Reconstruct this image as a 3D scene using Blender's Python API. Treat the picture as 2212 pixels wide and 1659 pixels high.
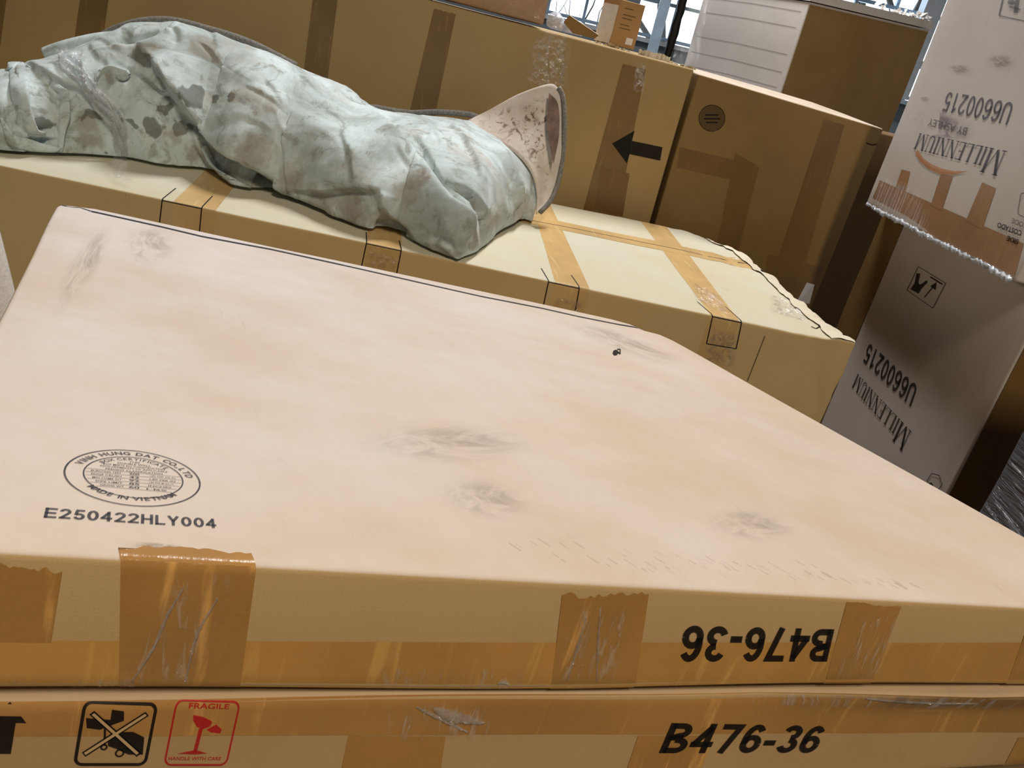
import bpy, bmesh, math, random
import numpy as np
from mathutils import Vector, Matrix

for _o in list(bpy.data.objects): bpy.data.objects.remove(_o)
SC = bpy.context.scene
COL = SC.collection

# ---------------------------------------------------------------- camera
cam_data = bpy.data.cameras.new('camera'); cam = bpy.data.objects.new('camera', cam_data); COL.objects.link(cam)
cam_data.sensor_width = 36.0; cam_data.sensor_fit = 'HORIZONTAL'; cam_data.lens = 1750.0 / 2212.0 * 36.0
cam_data.clip_start = 0.02; cam_data.clip_end = 200
def _aim(pitch, roll):
    p, r = math.radians(pitch), math.radians(roll)
    fw = Vector((0, math.cos(p), -math.sin(p))); r0 = Vector((1, 0, 0)); u0 = r0.cross(fw)
    x = math.cos(r) * r0 + math.sin(r) * u0; y = -math.sin(r) * r0 + math.cos(r) * u0
    return Matrix((x, y, -fw)).transposed().to_4x4()
cam.matrix_world = Matrix.Translation((0, 0, 1.62)) @ _aim(24.0, 13.5)
SC.camera = cam

# ---------------------------------------------------------------- light and exposure
SC.view_settings.view_transform = 'Standard'; SC.view_settings.look = 'None'
SC.view_settings.gamma = 1.0; SC.view_settings.use_curve_mapping = False
SC.view_settings.exposure = 0.0
W = bpy.data.worlds.new('daylight'); SC.world = W; W.use_nodes = True
W.node_tree.nodes['Background'].inputs[0].default_value = (0.80, 0.90, 1.0, 1)
W.node_tree.nodes['Background'].inputs[1].default_value = 5.0

def area(name, loc, target, power, sx, sy, col):
    l = bpy.data.lights.new(name, 'AREA'); l.shape = 'RECTANGLE'; l.size = sx; l.size_y = sy; l.energy = power; l.color = col
    o = bpy.data.objects.new(name, l); o.location = loc
    o.rotation_euler = (Vector(target) - Vector(loc)).to_track_quat('-Z', 'Y').to_euler(); COL.objects.link(o); return o
# ceiling lamps of the hall: one row above the cartons, a warmer one behind the camera
LAMPS = [((0.1, 3.9, 5.35), 225, .35, 1.5, (1.0, .99, .985)), ((0.8, -2.2, 5.35), 205, .35, 1.5, (1.0, .85, .64))]
for _l, _p, _sx, _sy, _c in LAMPS:
    area('lamp_light', _l, (_l[0], _l[1], 0), _p, _sx, _sy, _c)


# ---------------------------------------------------------------- numeric core
CAM = np.array([0.0, 0.0, 1.62])
CAM_PITCH, CAM_ROLL, CAM_F = 24.0, 13.5, 1750.0      # degrees, degrees, pixels on a 2212 px wide frame
_p, _r = math.radians(CAM_PITCH), math.radians(CAM_ROLL)
_fw = np.array([0, math.cos(_p), -math.sin(_p)])
_r0 = np.array([1.0, 0, 0]); _u0 = np.cross(_r0, _fw)
CAM_X = math.cos(_r) * _r0 + math.sin(_r) * _u0
CAM_Y = -math.sin(_r) * _r0 + math.cos(_r) * _u0


def wave(p, seed, scale):
    """smooth cheap noise in -1..1, from a handful of sines"""
    rs = np.random.RandomState(seed)
    out = np.zeros(len(p))
    for k in range(7):
        d = rs.normal(size=3); d /= np.linalg.norm(d)
        f = scale * rs.uniform(0.5, 1.9)
        out += np.sin(p @ d * f * 6.2832 + rs.uniform(0, 6.28)) * rs.uniform(.5, 1)
    return out / 3.2


class Box:
    """A soft edged carton: eight corners, rounded edges, faces that may swell or sag.
    Face coordinates are metres: front (x,z), top (x,y), left/right (y,z)."""
    def __init__(s, top, bottom, r=.008, bulge=None, noise=0.0, seed=1, nscale=2.5, warp=None):
        s.c = np.array([bottom, top], float)          # [z][FL FR BR BL]
        e = lambda a, b: np.linalg.norm(a - b)
        s.L = np.array([np.mean([e(s.c[k][0], s.c[k][1]) for k in (0, 1)] + [e(s.c[k][3], s.c[k][2]) for k in (0, 1)]),
                        np.mean([e(s.c[k][0], s.c[k][3]) for k in (0, 1)] + [e(s.c[k][1], s.c[k][2]) for k in (0, 1)]),
                        np.mean([e(s.c[0][i], s.c[1][i]) for i in range(4)])])
        s.r = r; s.bulge = bulge or {}; s.noise = noise; s.seed = seed; s.nscale = nscale; s.warp = warp

    def P(s, p, off=0.0):
        p = np.asarray(p, float).reshape(-1, 3); L, r = s.L, s.r
        q = np.clip(p, r, L - r); d = p - q
        n = np.linalg.norm(d, axis=1, keepdims=True); n[n < 1e-9] = 1e9
        d = d / n
        w = lambda t: np.clip(1 - np.abs(2 * t - 1) ** 2.5, 0, 1)
        f = np.clip(p / L, 0, 1); W = [w(f[:, i]) for i in range(3)]
        amt = np.full(len(p), off)
        names = (('left', 'right'), ('front', 'back'), ('bottom', 'top'))
        for a in range(3):
            ww = W[(a + 1) % 3] * W[(a + 2) % 3]
            for sgn in (0, 1):
                b = s.bulge.get(names[a][sgn], 0.0)
                if b:
                    m = np.clip(d[:, a] * (1 if sgn else -1), 0, 1)
                    amt = amt + b * ww * m
        if s.noise:
            amt = amt + s.noise * wave(p, s.seed, s.nscale)
        p2 = q + d * (r + amt[:, None])
        t = p2 / L
        if s.warp is not None: dz = s.warp(p, s)
        x, y, z = t[:, :1], t[:, 1:2], t[:, 2:3]
        lo = (s.c[0][0] * (1 - x) + s.c[0][1] * x) * (1 - y) + (s.c[0][3] * (1 - x) + s.c[0][2] * x) * y
        hi = (s.c[1][0] * (1 - x) + s.c[1][1] * x) * (1 - y) + (s.c[1][3] * (1 - x) + s.c[1][2] * x) * y
        out = lo * (1 - z) + hi * z
        if s.warp is not None: out = out + dz
        return out

    def face(s, f, uv):
        uv = np.asarray(uv, float).reshape(-1, 2); o = np.zeros((len(uv), 3)); L = s.L
        if f == 'front': o[:, 0] = uv[:, 0]; o[:, 2] = uv[:, 1]
        elif f == 'back': o[:, 0] = uv[:, 0]; o[:, 1] = L[1]; o[:, 2] = uv[:, 1]
        elif f == 'top': o[:, 0] = uv[:, 0]; o[:, 1] = uv[:, 1]; o[:, 2] = L[2]
        elif f == 'left': o[:, 1] = uv[:, 0]; o[:, 2] = uv[:, 1]
        elif f == 'right': o[:, 0] = L[0]; o[:, 1] = uv[:, 0]; o[:, 2] = uv[:, 1]
        return o

    def F(s, f, uv, off=0.0): return s.P(s.face(f, uv), off)


def A3(*v): return np.array(v, float)


def drop_to(top, z):
    return [np.array([t[0], t[1], z]) for t in top]


# ---------------------------------------------------------------- the cartons
BOX = {}
# flat carton on top of the near stack (leans away from the camera)
_lid = A3(-.827, 1.31636, 1.1704), A3(.27926, 1.80785, 1.03907), A3(.79747, .8237, 1.16177), A3(-.3088, .33221, 1.29309)
_n = A3(.05067, .14979, .98742)
_T = [_lid[3], _lid[2], _lid[1], _lid[0]]
_B = [t - _n * .0975 for t in _T]


def _lidwarp(p, s):
    # worn far corners and a soft lower edge
    o = np.zeros((len(p), 3)); L = s.L
    fx, fy, fz = p[:, 0] / L[0], p[:, 1] / L[1], p[:, 2] / L[2]
    k = np.exp(-(((p[:, 0] - L[0]) ** 2 + (p[:, 1] - L[1]) ** 2) / .045 ** 2))
    o[:, 2] -= .012 * k * fz
    k = np.exp(-((p[:, 0] ** 2 + (p[:, 1] - L[1]) ** 2) / .03 ** 2))
    o[:, 2] -= .006 * k * fz + 0
    k = np.clip(1 - fz * 2, 0, 1) * np.clip(1 - fy * 8, 0, 1)
    o[:, 2] += .0022 * np.sin(p[:, 0] * 9 + 1) * k
    return o


BOX['flat_top'] = Box(_T, _B, r=.006, noise=.0009, seed=4, nscale=2.2, warp=_lidwarp)
_T2 = [b - _n * .0065 for b in _B]
_off = A3(.002, .004, 0)
_T2 = [t + _off for t in _T2]


def _lowwarp(p, s):
    o = np.zeros((len(p), 3)); L = s.L
    fz = p[:, 2] / L[2]; fy = p[:, 1] / L[1]
    t = np.clip((p[:, 0] - .66) / .3, 0, 1)
    k = np.clip(fz * 4 - 3, 0, 1) * np.clip(1 - p[:, 1] / .05, 0, 1)
    o[:, 1] -= .012 * t * k; o[:, 0] += .004 * t * k
    o[:, 2] -= .003 * k * (1 - t) * (.6 + .4 * np.sin(p[:, 0] * 14))
    return o


BOX['flat_low'] = Box(_T2, [t - _n * .112 for t in _T2], r=.006, noise=.0007, seed=9, nscale=3, warp=_lowwarp)
_T3 = [t - _n * .127 for t in _T2]
BOX['flat_base'] = Box([_T3[0] + A3(.03, .03, 0), _T3[1] + A3(-.03, .02, 0), _T3[2] + A3(-.02, -.03, 0), _T3[3] + A3(.02, -.02, 0)],
                       drop_to([_T3[0] + A3(.03, .03, 0), _T3[1] + A3(-.03, .02, 0), _T3[2] + A3(-.02, -.03, 0), _T3[3] + A3(.02, -.02, 0)], 0), r=.008)


# long cream carton the blanket lies on
def _longwarp(p, s):
    o = np.zeros((len(p), 3)); L = s.L
    fx, fy, fz = p[:, 0] / L[0], p[:, 1] / L[1], p[:, 2] / L[2]
    e = np.clip((p[:, 0] - (L[0] - .30)) / .30, 0, 1)
    top = np.clip(fz * 3 - 2, 0, 1)
    n1 = wave(p, 21, 9.0); n2 = wave(p, 22, 22.0)
    o[:, 2] += top * e ** 1.5 * (.006 * n1 + .003 * n2)
    o[:, 0] += top * e ** 2 * (.005 * wave(p, 23, 7.0) + .003 * wave(p, 25, 30.0))
    # the far right corner is pushed in, the near one buckled up
    k = np.exp(-((p[:, 0] - L[0]) ** 2 + (p[:, 1] - L[1]) ** 2) / .09 ** 2) * top
    o[:, 0] -= .03 * k; o[:, 2] -= .02 * k
    k = np.exp(-((p[:, 0] - L[0]) ** 2 + p[:, 1] ** 2) / .06 ** 2) * top
    o[:, 2] += .006 * k; o[:, 0] += .006 * k
    # creased front near the end
    fr = np.clip(1 - fy * 6, 0, 1)
    for cx, sl in ((L[0] - .26, .10), (L[0] - .10, -.35)):
        dd = p[:, 0] - (cx + sl * (p[:, 2] - L[2]))
        o[:, 1] += fr * .006 * np.exp(-(dd / .012) ** 2) * e
    o[:, 1] += fr * e * .006 * wave(p, 24, 5.0)
    return o


_T = [A3(-1.75, 1.79, -.575 + 1.62), A3(.841, 2.06, 1.039), A3(.586, 2.80, -.528 + 1.62), A3(-1.85, 2.50, -.565 + 1.62)]
BOX['long'] = Box(_T, [A3(-1.75, 1.80, 0), A3(.85, 2.07, 0), A3(.70, 2.80, 0), A3(-1.85, 2.50, 0)], r=.006, noise=.0012, seed=3, nscale=2, warp=_longwarp)

# tall cartons behind
BOX['back_a'] = Box([A3(-2.25, 2.53, 1.637), A3(.337, 2.86, 1.583), A3(.22, 3.55, 1.585), A3(-2.35, 3.25, 1.63)],
                    drop_to([A3(-2.25, 2.53, 0), A3(.340, 2.86, 0), A3(.22, 3.55, 0), A3(-2.35, 3.25, 0)], 0), r=.007, noise=.0015, seed=5, nscale=1.5)
BOX['back_b'] = Box([A3(.3565, 2.875, 1.574), A3(1.035, 3.0, 1.539), A3(.93, 3.62, 1.558), A3(.25, 3.50, 1.586)],
                    drop_to([A3(.3565, 2.875, 0), A3(1.02, 3.0, 0), A3(.93, 3.62, 0), A3(.25, 3.50, 0)], 0), r=.007, noise=.0015, seed=6, nscale=1.7)
# pale carton further back
BOX['pale'] = Box([A3(.504, 4.8, 1.955), A3(.915, 4.2, 1.955), A3(1.66, 4.72, 2.0), A3(1.25, 5.32, 2.0)],
                  drop_to([A3(.504, 4.8, 0), A3(.94, 4.2, 0), A3(1.66, 4.72, 0), A3(1.25, 5.32, 0)], 0), r=.006)
# the stack on the right, left faces towards us.  front = end facing the camera, left = printed side
_D = A3(-.07772, .99696, -.00632); _N = A3(.99698, .07772, 0); _V = A3(-.0005, .0063, .99998)


def stackbox(far, length, depth, z0, z1):
    far = np.array(far, float); near = far - _D * length
    a = [near, near + _N * depth, far + _N * depth, far]
    return [v + _V * (z1 - far[2]) for v in a], [v + _V * (z0 - far[2]) for v in a]


BOX['stack_up'] = Box(*stackbox((.972, 2.72, 1.318), .872, .62, 1.318, 2.12), r=.010, noise=.0025, seed=7, nscale=2.5, bulge={'left': .006})
BOX['stack_low'] = Box(*stackbox((1.046, 2.75, 1.305), .915, .62, 0.0, 1.305), r=.010, noise=.0025, seed=8, nscale=2.5)
BOX['wrapped'] = Box(*stackbox((1.012, 1.55, 1.0), .62, .5, 0.0, 1.36), r=.025, noise=.003, seed=10, nscale=5)
# cartons on top of the tall ones
BOX['upper_left'] = Box([A3(-1.0, 2.76, 2.1), A3(-.165, 2.82, 2.1), A3(-.235, 3.33, 2.1), A3(-1.05, 3.28, 2.1)],
                        [A3(-1.0, 2.76, 1.619), A3(-.17, 2.82, 1.606), A3(-.24, 3.33, 1.606), A3(-1.05, 3.28, 1.618)], r=.008, noise=.003, seed=11, nscale=4)

BOX['small'] = Box([A3(.0555, 2.99, 1.737), A3(.140, 3.00, 1.737), A3(.085, 3.09, 1.737), A3(-.001, 3.07, 1.737)],
                   [A3(.051, 2.99, 1.596), A3(.137, 3.00, 1.596), A3(.083, 3.09, 1.596), A3(-.004, 3.07, 1.596)], r=.003, noise=.001, seed=12, nscale=8)
BOX['gap'] = Box([A3(.98, 3.75, 1.50), A3(2.2, 3.85, 1.50), A3(2.15, 4.15, 1.50), A3(.95, 4.10, 1.50)],
                 drop_to([A3(.98, 3.75, 0), A3(2.2, 3.85, 0), A3(2.15, 4.15, 0), A3(.95, 4.10, 0)], 0), r=.007)


# ---------------------------------------------------------------- materials
def lin(c):
    return tuple(((v / 255) / 12.92 if v / 255 <= .04045 else ((v / 255 + .055) / 1.055) ** 2.4) for v in c) + (1.0,)


class NT:
    """tiny node builder"""
    def __init__(s, name):
        s.m = bpy.data.materials.new(name); s.m.use_nodes = True; s.t = s.m.node_tree; s.t.nodes.clear()
        s.out = s.n('ShaderNodeOutputMaterial')

    def n(s, kind, **kw):
        d = s.t.nodes.new(kind)
        for k, v in kw.items():
            if k.startswith('_'): setattr(d, k[1:], v)
            else: s.set(d, k, v)
        return d

    def set(s, d, k, v):
        sock = d.inputs[int(k[1:])] if k[0] == 'i' and k[1:].isdigit() else d.inputs[k.replace('_', ' ')]
        if hasattr(v, 'is_output') or hasattr(v, 'node'): s.t.links.new(v, sock)
        else: sock.default_value = v

    def mix(s, fac, a, b, kind='RGBA', blend='MIX'):
        d = s.t.nodes.new('ShaderNodeMix'); d.data_type = kind; d.blend_type = blend
        ia, ib = (6, 7) if kind == 'RGBA' else (2, 3)
        for i, v in ((0, fac), (ia, a), (ib, b)):
            if hasattr(v, 'node'): s.t.links.new(v, d.inputs[i])
            else: d.inputs[i].default_value = v
        return d.outputs[2 if kind == 'RGBA' else 0]

    def noise(s, vec, scale, detail=4, rough=.55, dist=0.0):
        d = s.n('ShaderNodeTexNoise', Vector=vec, Scale=scale, Detail=detail, Roughness=rough, Distortion=dist)
        return d.outputs['Fac']

    def ramp(s, fac, lo, hi, a=0.0, b=1.0):
        d = s.n('ShaderNodeMapRange', Value=fac); d.interpolation_type = 'SMOOTHSTEP'
        for i, v in ((1, lo), (2, hi), (3, a), (4, b)): d.inputs[i].default_value = v
        return d.outputs[0]

    def math(s, op, a, b=0.0):
        d = s.t.nodes.new('ShaderNodeMath'); d.operation = op
        for i, v in ((0, a), (1, b)):
            if hasattr(v, 'node'): s.t.links.new(v, d.inputs[i])
            else: d.inputs[i].default_value = v
        return d.outputs[0]

    def map(s, vec, scale=(1, 1, 1), rot=(0, 0, 0), loc=(0, 0, 0)):
        d = s.n('ShaderNodeMapping', Vector=vec, Scale=scale, Rotation=rot, Location=loc); return d.outputs[0]

    def bump(s, h, strength, dist=.002, normal=None):
        d = s.n('ShaderNodeBump', Height=h, Strength=strength, Distance=dist)
        if normal is not None: s.set(d, 'Normal', normal)
        return d.outputs[0]

    def bsdf(s, **kw):
        d = s.n('ShaderNodeBsdfPrincipled')
        for k, v in kw.items(): s.set(d, k, v)
        s.t.links.new(d.outputs[0], s.out.inputs[0]); return s.m


def card(name, rgb, rgb2=None, dust=(228, 214, 202), dusty=0.0, flute=.25, scuff=.25, rough=.72, seed=0.0, light_drift=0.0, scuff_rgb=(70, 62, 56)):
    t = NT(name); uv = t.n('ShaderNodeUVMap').outputs[0]
    uvs = t.map(uv, loc=(seed, seed * 1.7, seed * .3))
    big = t.noise(uvs, 2.3, 5, .6); mid = t.noise(uvs, 16, 4, .6); fine = t.noise(uvs, 700, 2, .5)
    c = t.mix(t.ramp(big, .35, .68), lin(rgb), lin(rgb2 or tuple(v * .93 for v in rgb)))
    c = t.mix(t.ramp(fine, .3, .75, 0, .16), c, lin(tuple(v * .7 for v in rgb)))
    if dusty:  # pale tint on upward faces: dust, plus light on the tops painted in
        nz = t.n('ShaderNodeSeparateXYZ', Vector=t.n('ShaderNodeNewGeometry').outputs['Normal']).outputs[2]
        up = t.ramp(nz, .55, .9)
        d = t.math('MULTIPLY', up, t.ramp(t.noise(uvs, 4.1, 6, .65), .2, .75, dusty * .55, dusty))
        if light_drift:      # dust tint varied to paint lamp colour: paler far left, warmer near right
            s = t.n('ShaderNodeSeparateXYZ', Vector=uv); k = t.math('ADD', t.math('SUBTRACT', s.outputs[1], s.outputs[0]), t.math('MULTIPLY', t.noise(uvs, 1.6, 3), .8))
            d = t.math('MULTIPLY', d, t.ramp(k, -.6, 1.5, 1 - light_drift, 1.04))
        c = t.mix(d, c, lin(dust))
    if scuff:
        sm = t.math('MULTIPLY', t.ramp(t.noise(uvs, 6.5, 6, .7, .6), .60, .80), t.ramp(mid, .42, .7))
        c = t.mix(t.math('MULTIPLY', sm, scuff), c, lin(scuff_rgb))
        ln = t.noise(t.map(uvs, scale=(1, .06, 1), rot=(0, 0, .5)), 130, 3, .6)
        c = t.mix(t.math('MULTIPLY', t.math('MULTIPLY', t.ramp(ln, .63, .74), t.ramp(big, .5, .66)), scuff * .5), c, lin(scuff_rgb))
    wv = t.n('ShaderNodeTexWave', Vector=t.map(uvs, scale=(1, .0, 1)), Scale=22.0, Distortion=.6, Detail=1.0); wv.bands_direction = 'X'
    h = t.math('ADD', t.math('MULTIPLY', wv.outputs['Fac'], flute), t.math('ADD', t.math('MULTIPLY', mid, .8), t.math('MULTIPLY', fine, .12)))
    return t.bsdf(Base_Color=c, Roughness=rough, Normal=t.bump(h, .35, .0012), Specular_IOR_Level=.3)


def tape_mat(name, rgb, rough=.28, wr=.5, seed=0.0, streak=.25, along=(1, .12, 1), rotz=0.35):
    t = NT(name); uv = t.n('ShaderNodeUVMap').outputs[0]; uv = t.map(uv, loc=(seed, seed, 0))
    st = t.noise(t.map(uv, scale=along, rot=(0, 0, rotz)), 60, 4, .55, .4); n2 = t.noise(uv, 5, 3)
    c = t.mix(t.ramp(n2, .3, .7), lin(rgb), lin(tuple(v * .9 for v in rgb)))
    c = t.mix(t.ramp(st, .58, .72, 0, streak), c, lin(tuple(min(255, v * 1.32 + 18) for v in rgb)))
    fine = t.noise(uv, 160, 3, .6)
    h = t.math('ADD', st, t.math('MULTIPLY', fine, .25))
    return t.bsdf(Base_Color=c, Roughness=rough, Normal=t.bump(h, wr, .003), Specular_IOR_Level=.5)


def plain(name, rgb, rough=.6, vary=.08, scale=40, bump=.1, spec=.4, metal=0.0):
    t = NT(name); o = t.n('ShaderNodeTexCoord').outputs['Object']
    n = t.noise(o, scale, 4, .6)
    c = t.mix(t.ramp(n, .3, .7), lin(tuple(v * (1 - vary) for v in rgb)), lin(rgb))
    return t.bsdf(Base_Color=c, Roughness=rough, Normal=t.bump(n, bump, .002), Specular_IOR_Level=spec, Metallic=metal)


def ink(name, rgb, fade=.0):
    t = NT(name); uv = t.n('ShaderNodeUVMap').outputs[0]
    n = t.noise(uv, 260, 3, .7); n2 = t.noise(uv, 30, 3, .6)
    al = t.ramp(t.math('ADD', n, t.math('MULTIPLY', n2, .5)), .35, .75, 1 - fade * .4, 1 - fade * 1.2)
    return t.bsdf(Base_Color=lin(rgb), Roughness=.6, Alpha=al, Specular_IOR_Level=.25)


def smudge(name, rgb, amount=.5, scale=7):
    t = NT(name); uv = t.n('ShaderNodeUVMap').outputs[0]
    d = t.n('ShaderNodeVectorMath', _operation='DISTANCE', i0=uv, i1=(.5, .5, 0)).outputs[1]
    al = t.math('MULTIPLY', t.ramp(d, .08, .5, amount, 0), t.ramp(t.noise(uv, scale, 6, .72, .8), .36, .62))
    return t.bsdf(Base_Color=lin(rgb), Roughness=.75, Alpha=al, Specular_IOR_Level=.2)


def film(name, gloss=.3, tint=(235, 240, 245), scale=30, bump=1.0, haze=.12):
    t = NT(name); o = t.n('ShaderNodeTexCoord').outputs['Object']
    n = t.noise(o, scale, 5, .65, 1.2); n2 = t.noise(o, scale * .35, 3, .6)
    nb = t.bump(t.math('ADD', n, n2), bump, .012)
    g = t.n('ShaderNodeBsdfGlossy', Color=(1, 1, 1, 1), Roughness=.10, Normal=nb)
    d = t.n('ShaderNodeBsdfDiffuse', Color=lin(tint))
    tr = t.n('ShaderNodeBsdfTransparent', Color=(.97, .97, .97, 1))
    m1 = t.n('ShaderNodeMixShader', Fac=haze, i1=tr.outputs[0], i2=d.outputs[0])
    m2 = t.n('ShaderNodeMixShader', Fac=t.ramp(n, .25, .75, gloss * .45, gloss), i1=m1.outputs[0], i2=g.outputs[0])
    t.t.links.new(m2.outputs[0], t.out.inputs[0]); return t.m


def film_patch(name, gloss=.35, haze=.05, scale=(14, 60, 1), rot=.5, tint=(235, 235, 235), slope=.02, byuv=False):
    t = NT(name); uv = t.n('ShaderNodeUVMap').outputs[0]; o = t.n('ShaderNodeTexCoord').outputs['Object']
    s = t.n('ShaderNodeSeparateXYZ', Vector=uv); e = []
    for k in (0, 1):
        a = t.math('ABSOLUTE', t.math('SUBTRACT', s.outputs[k], .5)); e.append(t.ramp(a, .28, .5, 1, 0))
    edge = t.math('MULTIPLY', e[0], e[1])
    n = t.noise(t.map(uv if byuv else o, scale=(scale[0] / 3, scale[1] / 3, 1) if byuv else scale, rot=(0, 0 if byuv else rot, rot)), 3, 5, .6, .7); n2 = t.noise(o, 90, 3, .6)
    nb = t.bump(t.math('ADD', n, t.math('MULTIPLY', n2, .3)), 1.0, slope)
    g = t.n('ShaderNodeBsdfGlossy', Color=(1, 1, 1, 1), Roughness=.12, Normal=nb); d = t.n('ShaderNodeBsdfDiffuse', Color=lin(tint)); tr = t.n('ShaderNodeBsdfTransparent')
    streak = t.ramp(n, .5, .68, 0, 1)
    m1 = t.n('ShaderNodeMixShader', Fac=t.math('MULTIPLY', t.math('MULTIPLY', edge, streak), haze), i1=tr.outputs[0], i2=d.outputs[0])
    m2 = t.n('ShaderNodeMixShader', Fac=t.math('MULTIPLY', t.math('MULTIPLY', edge, t.ramp(n, .40, .62, .12, 1)), gloss), i1=m1.outputs[0], i2=g.outputs[0])
    t.t.links.new(m2.outputs[0], t.out.inputs[0]); return t.m


def emit(name, rgb, s):
    t = NT(name); e = t.n('ShaderNodeEmission', Color=lin(rgb), Strength=s); t.t.links.new(e.outputs[0], t.out.inputs[0]); return t.m


M = {}
M['lid'] = card('worn_kraft_card', (196, 164, 118), (188, 156, 110), dust=(220, 213, 212), dusty=.96, scuff=.30, seed=1.0, light_drift=.34)
M['low'] = card('kraft_card_low', (192, 158, 112), dusty=.3, seed=2.2, scuff=.15)
M['long'] = card('cream_card', (208, 182, 134), (200, 174, 128), dust=(200, 201, 186), dusty=.90, scuff=.28, seed=3.1, flute=.12)
M['back'] = card('brown_card', (170, 144, 98), (162, 136, 92), scuff=.1, seed=4.4, flute=.1, rough=.65)
M['back2'] = card('brown_card_dull', (140, 113, 70), (128, 103, 61), dust=(230, 215, 200), dusty=.8, scuff=.15, seed=5.3, flute=.1, rough=.65)  # pale top: window light painted as a tint on upward faces
M['pale'] = card('pale_card', (220, 213, 208), dusty=.5, seed=6.6, scuff=.1, flute=.35)
M['stack'] = card('grey_pink_card', (212, 202, 194), (202, 192, 184), scuff=.35, seed=7.7, flute=.12)
M['gap'] = card('gap_blocker_card', (120, 92, 60), seed=1.9, scuff=.1)
M['pside'] = card('brown_shade_card', (176, 140, 96), (160, 130, 84), seed=2.9, scuff=.1, flute=.1)
M['crease'] = ink('crease_shadow_grey', (120, 112, 106), .3)
M['upper'] = card('tan_card', (190, 150, 112), seed=8.8, scuff=.2)
M['small'] = card('small_tan_card', (178, 140, 96), seed=9.9, scuff=.1, flute=.1)
M['inner'] = card('torn_card', (228, 218, 196), seed=3.9, scuff=.1)
M['tape_front'] = tape_mat('amber_tape', (196, 146, 78), rough=.34, wr=.35, streak=.22)
M['tape_low'] = tape_mat('amber_tape_low', (182, 134, 74), rough=.34, wr=.4, streak=.3, seed=3.3)
M['tape_edge'] = tape_mat('amber_tape_edge', (182, 134, 72), rough=.3, wr=.5, streak=.45, seed=1.7)
M['tape_long'] = tape_mat('tan_tape', (212, 178, 124), rough=.26, wr=.5, streak=.2, seed=2.1)
M['tape_back'] = tape_mat('brown_tape', (128, 100, 58), rough=.38, wr=.5, streak=.25, seed=4.1, rotz=0)
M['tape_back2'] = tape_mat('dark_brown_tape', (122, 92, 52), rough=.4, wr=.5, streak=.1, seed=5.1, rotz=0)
M['tape_stack'] = tape_mat('brown_stack_tape', (172, 132, 98), rough=.38, wr=.4, streak=.15, seed=6.1)
M['ink'] = ink('black_ink', (14, 13, 16), .15)
M['ink_blue'] = ink('navy_ink', (44, 46, 62), .25)
M['ink_line'] = ink('navy_line_ink', (40, 44, 58), .1)
M['ink_red'] = ink('red_ink', (190, 24, 34), .2)
M['ink_soft'] = ink('worn_ink', (58, 60, 70), .40)
M['ink_orange'] = ink('orange_ink', (196, 128, 66), .3)
M['ink_faint'] = ink('faint_ink', (92, 72, 46), .3)
M['smear'] = smudge('violet_smear', (124, 108, 122), .75, 3)
M['dirt'] = smudge('dirt_smudge', (90, 84, 80), .40, 4)
M['grime'] = smudge('grey_grime', (150, 140, 132), .30, 3)
M['residue'] = smudge('tape_residue', (140, 120, 104), .5, 4)
M['film'] = film('clear_film', .14, scale=55, haze=.03, bump=1.6)
M['film_soft'] = film('clear_film_soft', .10, scale=26, haze=.015, bump=1.4)
M['patch'] = film_patch('film_patch', .14, .35)
M['patch_v'] = film_patch('film_patch_steep', .08, .45, (55, 10, 10), .25, (225, 200, 170))
M['shiny'] = film_patch('glint_streak_film', .40, .80, (9, 34, 1), .15, (240, 246, 252), .012, True)  # milky white streaks, also painting the glints on the film
M['glint'] = film_patch('glint_film', .34, .04, (26, 26, 26), .3, (240, 238, 230), .004)
M['strand'] = film('film_strand', .34, scale=120, haze=.16, bump=1.0)
M['film_white'] = film('milky_film', .22, tint=(214, 222, 236), scale=18, haze=.55)
M['dark'] = plain('dark_hollow', (34, 24, 16), .9, .2)
M['black'] = plain('black_wrap', (10, 10, 11), .5, .3, 60, .4)
M['foam'] = plain('white_foam', (236, 232, 228), .8, .05, 80, .5)

# ---------------------------------------------------------------- mesh helpers
def mesh_obj(name, verts, faces, mat=None, parent=None, uvs=None, smooth=True, loc=None):
    me = bpy.data.meshes.new(name)
    verts = np.asarray(verts, float)
    o = bpy.data.objects.new(name, me); COL.objects.link(o)
    org = np.zeros(3)
    if loc is not None: org = np.asarray(loc, float)
    if parent is not None:
        o.parent = parent; org = np.array(parent['_org']) if '_org' in parent else org
    else:
        o.location = org
    o['_org'] = [float(v) for v in org]
    me.from_pydata((verts - org).tolist(), [], [tuple(int(i) for i in f) for f in faces])
    if uvs is not None:
        l = me.uv_layers.new(name='UVMap')
        idx = np.zeros(len(me.loops), dtype=np.int32); me.loops.foreach_get('vertex_index', idx)
        l.data.foreach_set('uv', np.asarray(uvs, float)[idx].ravel())
    if mat:
        for m in (mat if isinstance(mat, (list, tuple)) else [mat]): me.materials.append(m)
    if smooth: me.polygons.foreach_set('use_smooth', [True] * len(me.polygons))
    me.update(); return o


def tag(o, label, cat=None, group=None, kind=None):
    o['label'] = label
    if cat: o['category'] = cat
    if group: o['group'] = group
    if kind: o['kind'] = kind
    return o


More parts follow.
